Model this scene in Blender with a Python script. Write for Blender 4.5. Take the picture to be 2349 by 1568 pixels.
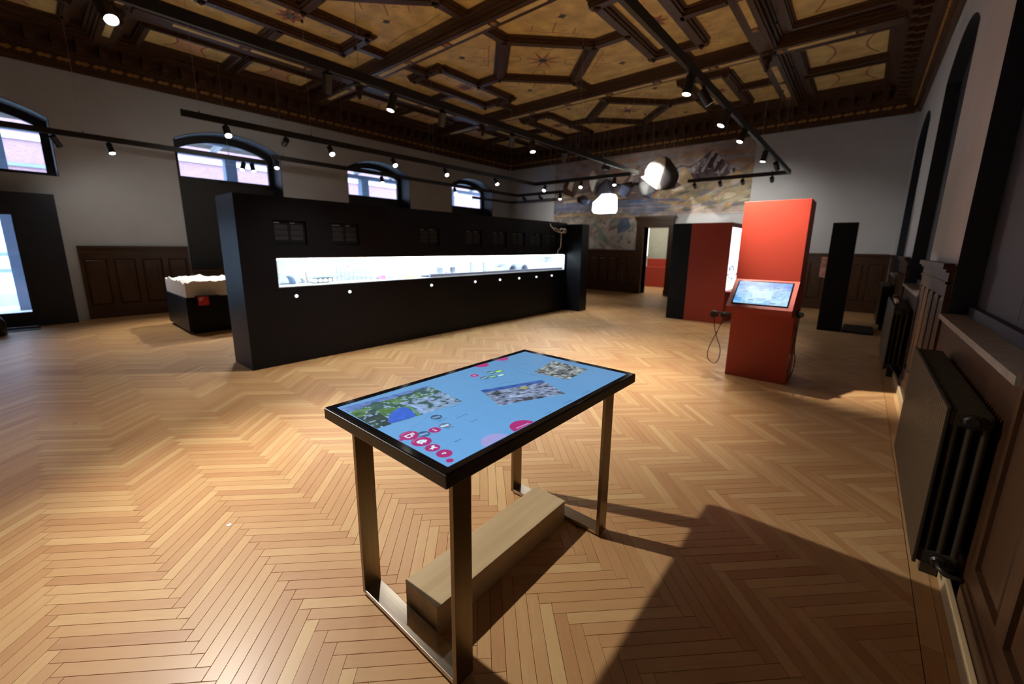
import bpy, bmesh, math, random
from mathutils import Vector, Matrix

# ------------------------------------------------------------------ scene, camera, world, exposure
scene = bpy.context.scene
C = scene.collection
for o in list(bpy.data.objects):
    bpy.data.objects.remove(o)

scene.view_settings.view_transform = 'Standard'
scene.view_settings.look = 'None'
scene.view_settings.gamma = 1.0
scene.view_settings.use_curve_mapping = False
scene.view_settings.exposure = -0.1

CAM_H = 1.55
yaw, pitch, roll = math.radians(40.107), math.radians(11.321), math.radians(0.6993)
fwd = Vector((-math.sin(yaw) * math.cos(pitch), math.cos(yaw) * math.cos(pitch), -math.sin(pitch)))
r0 = Vector((math.cos(yaw), math.sin(yaw), 0))
u0 = r0.cross(fwd)
rgt = r0 * math.cos(roll) + u0 * math.sin(roll)
upv = -r0 * math.sin(roll) + u0 * math.cos(roll)
cam_data = bpy.data.cameras.new('camera')
cam = bpy.data.objects.new('camera', cam_data)
C.objects.link(cam)
cam_data.sensor_width = 36.0
cam_data.lens = 930.87 / 2349 * 36.0
cam_data.shift_x = -5.99 / 2349
cam_data.shift_y = -32.87 / 2349
cam_data.clip_start = 0.02
cam_data.clip_end = 200
cam_data.dof.use_dof = True
cam_data.dof.focus_distance = 1.75
cam_data.dof.aperture_fstop = 1.8
m = Matrix((rgt, upv, -fwd)).transposed().to_4x4()
m.translation = (0, 0, CAM_H)
cam.matrix_world = m
scene.camera = cam

world = bpy.data.worlds.new('overcast_sky')
scene.world = world
world.use_nodes = True
bg = world.node_tree.nodes['Background']
bg.inputs[0].default_value = (0.48, 0.70, 1.0, 1)
bg.inputs[1].default_value = 10.5

KEY = 1.0      # common factor on all ceiling spots

# ------------------------------------------------------------------ helpers
class MB:
    """collects shapes; build() links them as ONE mesh object"""
    def __init__(s):
        s.v = []; s.f = []; s.mi = []; s.sm = []; s.cur = 0; s.col = []; s.curcol = None
    def add(s, vs, fs, smooth=False):
        b = len(s.v); s.v += [tuple(p) for p in vs]
        for f in fs:
            s.f.append([b + i for i in f]); s.mi.append(s.cur); s.sm.append(smooth); s.col.append(s.curcol)
        return s
    def box(s, x0, x1, y0, y1, z0, z1, bev=0.0):
        if x0 > x1: x0, x1 = x1, x0
        if y0 > y1: y0, y1 = y1, y0
        if z0 > z1: z0, z1 = z1, z0
        if bev <= 0:
            vs = [(x0,y0,z0),(x1,y0,z0),(x1,y1,z0),(x0,y1,z0),(x0,y0,z1),(x1,y0,z1),(x1,y1,z1),(x0,y1,z1)]
            return s.add(vs, [(0,3,2,1),(4,5,6,7),(0,1,5,4),(1,2,6,5),(2,3,7,6),(3,0,4,7)])
        bm = bmesh.new(); bmesh.ops.create_cube(bm, size=1)
        for q in bm.verts:
            q.co = Vector(((x0+x1)/2 + q.co.x*(x1-x0), (y0+y1)/2 + q.co.y*(y1-y0), (z0+z1)/2 + q.co.z*(z1-z0)))
        bmesh.ops.bevel(bm, geom=list(bm.edges), offset=bev, segments=2, profile=.6, affect='EDGES', clamp_overlap=True)
        bm.verts.index_update()
        s.add([q.co[:] for q in bm.verts], [[q.index for q in f.verts] for f in bm.faces]); bm.free()
        return s
    def hexa(s, p):
        """8 corner points, bottom ring 0-3, top ring 4-7"""
        return s.add(p, [(0,3,2,1),(4,5,6,7),(0,1,5,4),(1,2,6,5),(2,3,7,6),(3,0,4,7)])
    def prism(s, poly, fn, a, b):
        """2-D polygon poly mapped by fn(p, q, t) for t=a and t=b"""
        n = len(poly)
        vs = [fn(p[0], p[1], a) for p in poly] + [fn(p[0], p[1], b) for p in poly]
        return s.add(vs, [list(range(n))[::-1], list(range(n, 2*n))] + [(i, (i+1) % n, n+(i+1) % n, n+i) for i in range(n)])
    def cyl(s, p0, p1, r0_, r1_=None, n=16, cap=True, smooth=True):
        r1_ = r0_ if r1_ is None else r1_
        p0 = Vector(p0); p1 = Vector(p1); d = (p1-p0).normalized()
        a = d.orthogonal().normalized(); b = d.cross(a)
        ring = [(math.cos(2*math.pi*i/n), math.sin(2*math.pi*i/n)) for i in range(n)]
        vs = [p0 + a*c*r0_ + b*q*r0_ for c, q in ring] + [p1 + a*c*r1_ + b*q*r1_ for c, q in ring]
        s.add(vs, [(i, (i+1) % n, n+(i+1) % n, n+i) for i in range(n)], smooth)
        if cap:
            s.add(vs[:n], [list(range(n))[::-1]]); s.add(vs[n:], [list(range(n))])
        return s
    def tube(s, pts, r, n=8):
        pts = [Vector(p) for p in pts]; rings = []
        a = None
        for i, p in enumerate(pts):
            d = (pts[min(i+1, len(pts)-1)] - pts[max(i-1, 0)]).normalized()
            a = d.orthogonal().normalized() if a is None else (a - d*a.dot(d)).normalized()
            b = d.cross(a)
            rings.append([p + a*math.cos(2*math.pi*k/n)*r + b*math.sin(2*math.pi*k/n)*r for k in range(n)])
        vs = [q for g in rings for q in g]; fs = []
        for i in range(len(pts)-1):
            for k in range(n):
                fs.append((i*n+k, i*n+(k+1) % n, (i+1)*n+(k+1) % n, (i+1)*n+k))
        fs += [list(range(n))[::-1], [(len(pts)-1)*n+k for k in range(n)]]
        return s.add(vs, fs, True)
    def lathe(s, c, prof, n=16):
        """profile list of (radius, z)"""
        vs = []
        for r, z in prof:
            vs += [(c[0]+r*math.cos(2*math.pi*k/n), c[1]+r*math.sin(2*math.pi*k/n), c[2]+z) for k in range(n)]
        fs = []
        for i in range(len(prof)-1):
            for k in range(n):
                fs.append((i*n+k, i*n+(k+1) % n, (i+1)*n+(k+1) % n, (i+1)*n+k))
        fs += [list(range(n))[::-1], [(len(prof)-1)*n+k for k in range(n)]]
        return s.add(vs, fs, True)
    def build(s, name, mats, parent=None, recalc=True):
        me = bpy.data.meshes.new(name)
        me.from_pydata(s.v, [], s.f)
        if not isinstance(mats, (list, tuple)): mats = [mats]
        for q in mats: me.materials.append(q)
        for p, i, sm in zip(me.polygons, s.mi, s.sm):
            p.material_index = i; p.use_smooth = sm
        if any(c is not None for c in s.col):
            at = me.color_attributes.new('Col', 'FLOAT_COLOR', 'CORNER')
            for p, c in zip(me.polygons, s.col):
                for li in p.loop_indices: at.data[li].color = (*(c or (1,1,1)), 1)
        if recalc:
            bm = bmesh.new(); bm.from_mesh(me)
            bmesh.ops.recalc_face_normals(bm, faces=bm.faces); bm.to_mesh(me); bm.free()
        me.update()
        return link(name, me, parent)

def link(name, me, parent=None):
    o = bpy.data.objects.new(name, me); C.objects.link(o)
    if parent is not None:
        o.parent = parent
        o.matrix_parent_inverse = Matrix.Translation(-parent.location) if parent.type == 'EMPTY' else Matrix.Identity(4)
    return o
def tag(o, label, cat, group=None, kind=None):
    o['label'] = label; o['category'] = cat
    if group: o['group'] = group
    if kind: o['kind'] = kind
    return o
def thing(name, label, cat, loc, group=None):
    o = bpy.data.objects.new(name, None); C.objects.link(o); o.location = loc
    o.empty_display_size = .1
    return tag(o, label, cat, group)
def struct(o, label, cat):
    o['kind'] = 'structure'; o['label'] = label; o['category'] = cat
    return o

# ------------------------------------------------------------------ materials
def newmat(name):
    mt = bpy.data.materials.new(name); mt.use_nodes = True
    nt = mt.node_tree
    return mt, nt, nt.nodes['Principled BSDF']
def N(nt, t, **kw):
    n = nt.nodes.new(t)
    for k, v in kw.items(): setattr(n, k, v)
    return n
def simple(name, col, rough=.5, metal=0.0, noise=.12, scale=6.0, bump=0.0, spec=.5, stretch=None, coat=0.0):
    """base colour broken up by a noise, optional bump"""
    mt, nt, p = newmat(name)
    tc = N(nt, 'ShaderNodeTexCoord'); mp = N(nt, 'ShaderNodeMapping')
    if stretch: mp.inputs['Scale'].default_value = stretch
    nz = N(nt, 'ShaderNodeTexNoise'); nz.inputs['Scale'].default_value = scale; nz.inputs['Detail'].default_value = 5
    nt.links.new(tc.outputs['Object'], mp.inputs[0]); nt.links.new(mp.outputs[0], nz.inputs['Vector'])
    rp = N(nt, 'ShaderNodeValToRGB')
    rp.color_ramp.elements[0].position = .3; rp.color_ramp.elements[1].position = .72
    rp.color_ramp.elements[0].color = (*[c*(1-noise) for c in col], 1)
    rp.color_ramp.elements[1].color = (*[min(1, c*(1+noise)) for c in col], 1)
    nt.links.new(nz.outputs[0], rp.inputs[0]); nt.links.new(rp.outputs[0], p.inputs['Base Color'])
    p.inputs['Roughness'].default_value = rough; p.inputs['Metallic'].default_value = metal
    p.inputs['Specular IOR Level'].default_value = spec
    p.inputs['Coat Weight'].default_value = coat
    if bump:
        b = N(nt, 'ShaderNodeBump'); b.inputs['Strength'].default_value = bump; b.inputs['Distance'].default_value = .01
        nt.links.new(nz.outputs[0], b.inputs['Height']); nt.links.new(b.outputs[0], p.inputs['Normal'])
    return mt
def emis(name, col, strength, rough=.4):
    mt, nt, p = newmat(name)
    p.inputs['Base Color'].default_value = (*[c*.3 for c in col], 1)
    p.inputs['Emission Color'].default_value = (*col, 1); p.inputs['Emission Strength'].default_value = strength
    p.inputs['Roughness'].default_value = rough
    return mt
def vcol(name, rough=.6, noise=.35, scale=5.0, emit=0.0, coat=0.0, stretch=(1,1,1)):
    """colour attribute 'Col' broken by noise (paintings, pictures on screens)"""
    mt, nt, p = newmat(name)
    at = N(nt, 'ShaderNodeVertexColor', layer_name='Col')
    tc = N(nt, 'ShaderNodeTexCoord'); mp = N(nt, 'ShaderNodeMapping'); mp.inputs['Scale'].default_value = stretch
    nz = N(nt, 'ShaderNodeTexNoise'); nz.inputs['Scale'].default_value = scale; nz.inputs['Detail'].default_value = 6
    nt.links.new(tc.outputs['Object'], mp.inputs[0]); nt.links.new(mp.outputs[0], nz.inputs['Vector'])
    mr = N(nt, 'ShaderNodeMapRange'); mr.inputs[1].default_value = .3; mr.inputs[2].default_value = .7
    mr.inputs[3].default_value = 1-noise; mr.inputs[4].default_value = 1+noise
    mx = N(nt, 'ShaderNodeMixRGB', blend_type='MULTIPLY'); mx.inputs[0].default_value = 1
    nt.links.new(nz.outputs[0], mr.inputs[0]); nt.links.new(at.outputs[0], mx.inputs[1]); nt.links.new(mr.outputs[0], mx.inputs[2])
    nt.links.new(mx.outputs[0], p.inputs['Base Color'])
    p.inputs['Roughness'].default_value = rough; p.inputs['Coat Weight'].default_value = coat; p.inputs['Coat Roughness'].default_value = .03
    if emit:
        nt.links.new(mx.outputs[0], p.inputs['Emission Color']); p.inputs['Emission Strength'].default_value = emit
        p.inputs['Base Color'].default_value = (.01,.01,.01,1)
        for l in list(nt.links):
            if l.to_socket == p.inputs['Base Color']: nt.links.remove(l)
    return mt
def wood(name, c0, c1, rough=.4, axis='Z', scale=3.0, spec=.4):
    """grain running along one axis"""
    mt, nt, p = newmat(name)
    tc = N(nt, 'ShaderNodeTexCoord'); mp = N(nt, 'ShaderNodeMapping')
    sc = {'X': (.6, 9, 9), 'Y': (9, .6, 9), 'Z': (9, 9, .6)}[axis]
    mp.inputs['Scale'].default_value = sc
    nz = N(nt, 'ShaderNodeTexNoise'); nz.inputs['Scale'].default_value = scale; nz.inputs['Detail'].default_value = 7; nz.inputs['Distortion'].default_value = .6
    rp = N(nt, 'ShaderNodeValToRGB'); rp.color_ramp.elements[0].position = .3; rp.color_ramp.elements[1].position = .7
    rp.color_ramp.elements[0].color = (*c0, 1); rp.color_ramp.elements[1].color = (*c1, 1)
    nt.links.new(tc.outputs['Object'], mp.inputs[0]); nt.links.new(mp.outputs[0], nz.inputs['Vector'])
    nt.links.new(nz.outputs[0], rp.inputs[0]); nt.links.new(rp.outputs[0], p.inputs['Base Color'])
    b = N(nt, 'ShaderNodeBump'); b.inputs['Strength'].default_value = .12; b.inputs['Distance'].default_value = .004
    nt.links.new(nz.outputs[0], b.inputs['Height']); nt.links.new(b.outputs[0], p.inputs['Normal'])
    p.inputs['Roughness'].default_value = rough; p.inputs['Specular IOR Level'].default_value = spec
    return mt
def glassmat(name, tint=(1,1,1), fac=.07):
    mt = bpy.data.materials.new(name); mt.use_nodes = True; nt = mt.node_tree
    nt.nodes.remove(nt.nodes['Principled BSDF'])
    tr = N(nt, 'ShaderNodeBsdfTransparent'); tr.inputs[0].default_value = (*tint, 1)
    gl = N(nt, 'ShaderNodeBsdfGlossy'); gl.inputs['Roughness'].default_value = .02
    mx = N(nt, 'ShaderNodeMixShader'); mx.inputs[0].default_value = fac
    nt.links.new(tr.outputs[0], mx.inputs[1]); nt.links.new(gl.outputs[0], mx.inputs[2])
    nt.links.new(mx.outputs[0], nt.nodes['Material Output'].inputs[0])
    return mt
def parquet(name, per_object):
    """oak strip: tone from the object's random number or from the 'tone' attribute, grain along U"""
    mt, nt, p = newmat(name)
    uv = N(nt, 'ShaderNodeUVMap', uv_map='UVMap')
    if per_object:
        src = N(nt, 'ShaderNodeObjectInfo').outputs['Random']
    else:
        src = N(nt, 'ShaderNodeAttribute', attribute_name='tone').outputs['Fac']
    off = N(nt, 'ShaderNodeMath', operation='MULTIPLY'); off.inputs[1].default_value = 37.0
    nt.links.new(src, off.inputs[0])
    cb = N(nt, 'ShaderNodeCombineXYZ'); nt.links.new(off.outputs[0], cb.inputs[0]); nt.links.new(off.outputs[0], cb.inputs[2])
    ad = N(nt, 'ShaderNodeVectorMath', operation='ADD'); nt.links.new(uv.outputs[0], ad.inputs[0]); nt.links.new(cb.outputs[0], ad.inputs[1])
    mp = N(nt, 'ShaderNodeMapping'); mp.inputs['Scale'].default_value = (3.0, 34, 1)
    nt.links.new(ad.outputs[0], mp.inputs[0])
    nz = N(nt, 'ShaderNodeTexNoise'); nz.inputs['Scale'].default_value = 1.7; nz.inputs['Detail'].default_value = 8; nz.inputs['Distortion'].default_value = .9
    nt.links.new(mp.outputs[0], nz.inputs['Vector'])
    mp2 = N(nt, 'ShaderNodeMapping'); mp2.inputs['Scale'].default_value = (5, 9, 1)
    nt.links.new(ad.outputs[0], mp2.inputs[0])
    nz2 = N(nt, 'ShaderNodeTexNoise'); nz2.inputs['Scale'].default_value = .8; nz2.inputs['Detail'].default_value = 3
    nt.links.new(mp2.outputs[0], nz2.inputs['Vector'])
    # small dark knots
    vo = N(nt, 'ShaderNodeTexVoronoi'); vo.inputs['Scale'].default_value = 2.6
    nt.links.new(ad.outputs[0], vo.inputs['Vector'])
    kn = N(nt, 'ShaderNodeMapRange'); kn.inputs[1].default_value = .012; kn.inputs[2].default_value = .035
    kn.inputs[3].default_value = .35; kn.inputs[4].default_value = 1.0
    nt.links.new(vo.outputs['Distance'], kn.inputs[0])
    rp = N(nt, 'ShaderNodeValToRGB'); e = rp.color_ramp.elements
    e[0].position = 0; e[0].color = (.46, .232, .096, 1)
    e[1].position = 1; e[1].color = (.64, .415, .190, 1)
    a = e.new(.3); a.color = (.515, .282, .120, 1)
    a = e.new(.65); a.color = (.55, .318, .138, 1)
    # tone + grain
    s1 = N(nt, 'ShaderNodeMath', operation='MULTIPLY_ADD'); s1.inputs[1].default_value = .50; s1.inputs[2].default_value = -.25
    nt.links.new(nz.outputs[0], s1.inputs[0])
    s2 = N(nt, 'ShaderNodeMath', operation='MULTIPLY_ADD'); s2.inputs[1].default_value = .4; s2.inputs[2].default_value = -.2
    nt.links.new(nz2.outputs[0], s2.inputs[0])
    t1 = N(nt, 'ShaderNodeMath', operation='ADD'); nt.links.new(s1.outputs[0], t1.inputs[0]); nt.links.new(s2.outputs[0], t1.inputs[1])
    sc_ = N(nt, 'ShaderNodeMath', operation='MULTIPLY_ADD'); sc_.inputs[1].default_value = .88; sc_.inputs[2].default_value = .06; nt.links.new(src, sc_.inputs[0])
    t2 = N(nt, 'ShaderNodeMath', operation='ADD'); nt.links.new(t1.outputs[0], t2.inputs[0]); nt.links.new(sc_.outputs[0], t2.inputs[1])
    nt.links.new(t2.outputs[0], rp.inputs[0])
    mx = N(nt, 'ShaderNodeMixRGB', blend_type='MULTIPLY'); mx.inputs[0].default_value = 1
    nt.links.new(rp.outputs[0], mx.inputs[1]); nt.links.new(kn.outputs[0], mx.inputs[2])
    nt.links.new(mx.outputs[0], p.inputs['Base Color'])
    rr = N(nt, 'ShaderNodeMapRange'); rr.inputs[3].default_value = .42; rr.inputs[4].default_value = .58
    nt.links.new(nz.outputs[0], rr.inputs[0]); nt.links.new(rr.outputs[0], p.inputs['Roughness'])
    b = N(nt, 'ShaderNodeBump'); b.inputs['Strength'].default_value = .10; b.inputs['Distance'].default_value = .002
    nt.links.new(nz.outputs[0], b.inputs['Height']); nt.links.new(b.outputs[0], p.inputs['Normal'])
    p.inputs['Specular IOR Level'].default_value = .3
    p.inputs['Coat Weight'].default_value = .28; p.inputs['Coat Roughness'].default_value = .30
    return mt

M = {}
M['plaster'] = simple('painted_plaster', (.50, .515, .545), .85, noise=.04, scale=2.5, bump=.05)
M['plaster_white'] = simple('white_plaster', (.72, .71, .70), .85, noise=.03)
M['dark_wood'] = wood('dark_stained_wood', (.034, .0145, .006), (.074, .031, .0125), .38, 'Z')
M['dark_wood_h'] = wood('dark_stained_wood_horizontal', (.034, .0145, .006), (.074, .031, .0125), .38, 'Y')
M['ceil_wood'] = wood('ceiling_wood', (.055, .026, .012), (.12, .06, .028), .45, 'X', 2.0)
M['ceil_wood_y'] = wood('ceiling_wood_lengthwise', (.055, .026, .012), (.12, .06, .028), .45, 'Y', 2.0)
M['cornice'] = wood('cornice_wood', (.05, .022, .009), (.11, .05, .02), .5, 'Y', 2.0)
M['gold'] = simple('gilded_ornament', (.42, .22, .06), .45, noise=.35, scale=14)
M['ochre'] = simple('ochre_painted_panel', (.84, .60, .245), .6, noise=.25, scale=3.2, bump=.02)
M['ochre_pale'] = simple('pale_ochre_panel', (.86, .66, .27), .6, noise=.18, scale=3.2)
M['rose'] = simple('rose_painted_field', (.74, .45, .24), .6, noise=.18, scale=3.0)
M['paint_red'] = simple('red_ornament_paint', (.46, .17, .09), .6, noise=.3, scale=20)
M['paint_green'] = simple('green_ornament_paint', (.22, .22, .09), .6, noise=.3, scale=20)
M['paint_dark'] = simple('grey_blue_ornament_paint', (.07, .08, .09), .6, noise=.2)
M['black'] = simple('black_lacquer', (.0042, .0046, .0075), .40, noise=.15, scale=2, spec=.2)
M['black_metal'] = simple('black_powder_coat', (.012, .012, .013), .45, noise=.1, scale=30)
M['black_frame'] = simple('black_window_paint', (.014, .014, .017), .5, noise=.1)
M['navy'] = simple('dark_navy_paint', (.012, .016, .030), .5, noise=.12)
M['slate'] = simple('slate_blue_board', (.022, .027, .042), .55, noise=.08, scale=1.5)
M['red'] = simple('vermilion_lacquer', (.36, .036, .017), .45, noise=.04, scale=2)
M['red_sign'] = simple('crimson_sign', (.55, .02, .05), .4, noise=.05)
M['steel'] = simple('brushed_bronze_steel', (.21, .16, .10), .34, 1.0, noise=.10, scale=3, stretch=(60, 60, 1))
M['steel_foot'] = simple('brushed_steel_foot', (.50, .45, .38), .26, 1.0, noise=.10, scale=3, stretch=(1, 60, 60))
M['rubber'] = simple('black_rubber', (.01, .01, .01), .7, noise=.1)
M['bezel'] = simple('black_glass_bezel', (.006, .006, .008), .12, noise=.02)
M['table_edge'] = simple('black_anodised_edge', (.012, .011, .010), .38, noise=.05, scale=30)
M['birch'] = wood('pale_birch_laminate', (.50, .36, .19), (.60, .45, .26), .42, 'Y', 2.2)
M['radiator'] = simple('brown_radiator_enamel', (.034, .025, .013), .40, noise=.06, scale=8)
M['radiator_dark'] = simple('dark_radiator_enamel', (.022, .017, .013), .35, noise=.06, scale=8)
M['stone'] = simple('stone_sill', (.25, .21, .18), .6, noise=.15, scale=12, bump=.05)
M['white'] = simple('white_matt', (.82, .82, .82), .6, noise=.03)
M['snow'] = simple('white_relief_model', (.85, .85, .86), .7, noise=.03, bump=.2, scale=18)
M['rock_dark'] = simple('dark_and_shaded_stone', (.055, .05, .058), .55, noise=.35, scale=5, bump=.3)
M['rock_white'] = simple('white_and_lit_stone', (.86, .85, .80), .7, noise=.06, scale=6, bump=.2)
M['rock_blue'] = simple('blue_grey_cut_stone', (.13, .17, .30), .3, noise=.5, scale=4)
M['wire'] = simple('steel_wire', (.45, .45, .46), .4, .8, noise=.05)
M['glass'] = glassmat('clear_window_glass', (1, 1, 1), .07)
M['case_glass'] = glassmat('display_glass', (.98, 1, 1), .05)
M['lens_on'] = emis('lit_lamp_lens', (1.0, .97, .90), 16.0)
M['led'] = emis('led_strip', (.80, .93, 1.0), 26.0)
M['button'] = emis('lit_push_button', (.85, .93, 1.0), 2.2)
M['lantern'] = emis('glowing_white_lantern', (.90, .96, 1.0), 4.0)
M['lightbox'] = emis('white_lightbox', (.93, .97, 1.0), 2.6)
M['text_grey'] = simple('grey_print', (.018, .021, .028), .6, noise=.3, scale=60)
M['text_white'] = simple('white_print', (.16, .17, .19), .6, noise=.2, scale=60)
M['cream_tube'] = emis('white_tube_lamp', (1.0, .97, .88), 3.0)
M['grey_green'] = simple('grey_green_wall', (.42, .43, .35), .8, noise=.05)
M['subfloor'] = simple('dark_subfloor', (.05, .028, .014), .8, noise=.2)
M['plank'] = parquet('oak_parquet_strip', True)
M['plank_field'] = parquet('oak_parquet_field', False)
M['mural'] = vcol('mural_paint', .75, .30, 3.2, stretch=(1, 1, 1.2))
M['picture'] = vcol('screen_picture', .35, .18, 60.0, emit=1.0)
M['ui'] = vcol('screen_interface', .35, .02, 3.0, emit=1.0)
M['cable'] = simple('black_cable', (.015, .015, .015), .5, noise=.1)
M['pink'] = simple('pink_mask_print', (.75, .35, .28), .6, noise=.5, scale=9)

# ------------------------------------------------------------------ room dimensions
XL, XR, YB, YF = -11.80, 0.56, 13.60, -4.2
ZT = 5.34          # underside of ceiling boards
ZC = 4.65          # foot of the cornice
# mappings: local (u along the wall, z, v out of the wall into the room)
mapL = lambda u, z, v: (XL + v, u, z)
mapB = lambda u, z, v: (u, YB - v, z)
mapR = lambda u, z, v: (XR - v, u, z)
def mbox(mb, mp, u0_, u1_, v0, v1, z0, z1):
    a = mp(u0_, z0, v0); b = mp(u1_, z1, v1)
    return mb.box(a[0], b[0], a[1], b[1], a[2], b[2])
def arc(ua, ub, zs, zp, n=18):
    h = zp - zs; w = (ub-ua)/2; R = (w*w+h*h)/(2*h); c = (ua+ub)/2; zc = zp - R
    t0 = math.asin(w/R)
    return [(c + R*math.sin(-t0 + 2*t0*i/n), zc + R*math.cos(-t0 + 2*t0*i/n)) for i in range(n+1)]

# ------------------------------------------------------------------ floor: herringbone parquet
floor = struct(MB().box(XL-.7, .62, YF, 17.6, -.12, -.016).build('floor', M['subfloor']), 'oak herringbone parquet floor of the exhibition hall', 'floor')
PL, PW = .50, .0545
s2 = math.sqrt(.5)
ax_p = (s2, s2); ax_q = (s2, -s2)     # strips lie at 45 degrees to the walls, zigzag runs along X
Y0 = -.13
FX0, FX1, FY0, FY1 = XL + .03, .385, YF + .05, 13.52
def clip(poly, xmin, xmax, ymin, ymax):
    def cut(P, ins, inter):
        out = []
        for i in range(len(P)):
            a, b = P[i-1], P[i]
            if ins(b):
                if not ins(a): out.append(inter(a, b))
                out.append(b)
            elif ins(a): out.append(inter(a, b))
        return out
    def ix(x): return lambda a, b: (x, a[1] + (b[1]-a[1])*(x-a[0])/(b[0]-a[0]))
    def iy(y): return lambda a, b: (a[0] + (b[0]-a[0])*(y-a[1])/(b[1]-a[1]), y)
    for ins, it in ((lambda p: p[0] >= xmin, ix(xmin)), (lambda p: p[0] <= xmax, ix(xmax)), (lambda p: p[1] >= ymin, iy(ymin)), (lambda p: p[1] <= ymax, iy(ymax))):
        if not poly: return []
        poly = cut(poly, ins, it)
    return poly
random.seed(11)
planks = []   # (cx, cy, angle, polygon, full)
g = .0008
per = PL / math.sqrt(2)            # half period across Y = 0.3536
nrow = int((FX1-FX0)/(PW*math.sqrt(2))) + 30
ncol0, ncol1 = int((FY0-Y0)/(2*per)) - 2, int((FY1-Y0)/(2*per)) + 2
for c in range(ncol0, ncol1+1):
    # column translation (L,-L) in (p,q) = (0, 2*per) in world Y
    for k in range(-nrow-10, 40):
        ox = k*PW; 
        for typ in (0, 1):
            if typ == 0: p0, p1, q0, q1 = ox, ox+PL, ox, ox+PW
            else:        p0, p1, q0, q1 = ox+PL, ox+PL+PW, ox+PW-PL, ox+PW
            pts = [(p0+g, q0+g), (p1-g, q0+g), (p1-g, q1-g), (p0+g, q1-g)]
            W = [(ax_p[0]*p+ax_q[0]*q, ax_p[1]*p+ax_q[1]*q + Y0 + c*2*per) for p, q in pts]
            cl = clip(W, FX0, FX1, FY0, FY1)
            if len(cl) < 3: continue
            full = all(FX0 < a < FX1 and FY0 < b < FY1 for a, b in W)
            cx = sum(a for a, b in W)/4; cy = sum(b for a, b in W)/4
            planks.append((cx, cy, math.pi/4 if typ == 0 else -math.pi/4, cl, full))
def screen(p):
    v = Vector(p) - Vector((0, 0, CAM_H)); d = v.dot(fwd)
    if d < .05: return None
    return (1180.5 + 930.87*v.dot(rgt)/d, 751.1 - 930.87*v.dot(upv)/d)
def sarea(pl):
    q = [screen((x, y, 0)) for x, y in pl]
    if any(a is None for a in q): return 0
    if not all(-150 < a[0] < 2500 and -50 < a[1] < 1720 for a in q): return 0
    return abs(sum(q[i-1][0]*q[i][1]-q[i][0]*q[i-1][1] for i in range(len(q))))/2
rank = sorted(range(len(planks)), key=lambda i: -(sarea(planks[i][3]) if planks[i][4] else 0))
near = set(rank[:296])
# one shared strip mesh
def strip_mesh():
    hl, hw, t, b = PL/2-g, PW/2-g, .014, .0007
    mb = MB()
    vs = [(-hl,-hw,-t),(hl,-hw,-t),(hl,hw,-t),(-hl,hw,-t),(-hl,-hw,-b),(hl,-hw,-b),(hl,hw,-b),(-hl,hw,-b),
          (-hl+b,-hw+b,0),(hl-b,-hw+b,0),(hl-b,hw-b,0),(-hl+b,hw-b,0)]
    fs = [(8,9,10,11)] + [(i,(i+1)%4,4+(i+1)%4,4+i) for i in range(4)] + [(4+i,4+(i+1)%4,8+(i+1)%4,8+i) for i in range(4)]
    me = bpy.data.meshes.new('plank'); me.from_pydata(vs, [], fs); me.materials.append(M['plank'])
    uv = me.uv_layers.new(name='UVMap')
    for lp in me.loops: uv.data[lp.index].uv = me.vertices[lp.vertex_index].co[:2]
    return me
sm = strip_mesh()
for i in sorted(near):
    cx, cy, an, cl, full = planks[i]
    o = link('plank', sm, floor); o.location = (cx, cy, random.uniform(-.0004, 0)); o.rotation_euler = (random.uniform(-.002, .002), random.uniform(-.0006, .0006), an)
fv, ff, ftone, fuv = [], [], [], []
for i, (cx, cy, an, cl, full) in enumerate(planks):
    if i in near: continue
    n = len(cl); b = len(fv); dz = random.uniform(-.0006, 0); tone = random.random()
    fv += [(x, y, dz) for x, y in cl] + [(x, y, -.014) for x, y in cl]
    ff.append(list(range(b, b+n))); ftone.append(tone)
    for k in range(n): ff.append([b+k, b+n+k, b+n+(k+1) % n, b+(k+1) % n]); ftone.append(tone)
    ca, sa = math.cos(-an), math.sin(-an)
    fuv += [((x-cx)*ca-(y-cy)*sa, (x-cx)*sa+(y-cy)*ca) for x, y in cl]*2
# border strips along the right-hand wall
for k in range(15):
    y0, y1 = FY0 + k*1.25, min(FY1, FY0 + (k+1)*1.25 - .0015)
    if y0 >= FY1: break
    for x0, x1 in ((.3875, .455), (.4565, .55)):
        b = len(fv); tone = random.random()
        q = [(x0, y0), (x1, y0), (x1, y1), (x0, y1)]
        fv += [(x, y, 0) for x, y in q] + [(x, y, -.014) for x, y in q]
        ff.append([b, b+1, b+2, b+3]); ftone.append(tone)
        fuv += [(y, x) for x, y in q]*2
# far room beyond the doorway
for k in range(60):
    y0, y1 = 13.53 + k*.066, 13.53 + k*.066 + .0645
    for x0 in (-9, -8.0, -7.0, -6.0, -5.0, -4.0):
        b = len(fv); tone = random.random(); q = [(x0, y0), (x0+.998, y0), (x0+.998, y1), (x0, y1)]
        fv += [(x, y, 0) for x, y in q] + [(x, y, -.014) for x, y in q]
        ff.append([b, b+1, b+2, b+3]); ftone.append(tone); fuv += [(x, y) for x, y in q]*2
me = bpy.data.meshes.new('plank_field'); me.from_pydata(fv, [], ff); me.materials.append(M['plank_field'])
at = me.attributes.new('tone', 'FLOAT', 'FACE')
at.data.foreach_set('value', ftone)
uv = me.uv_layers.new(name='UVMap')
for lp in me.loops: uv.data[lp.index].uv = fuv[lp.vertex_index]
pf = link('plank_field', me, floor); pf['kind'] = 'stuff'

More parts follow.
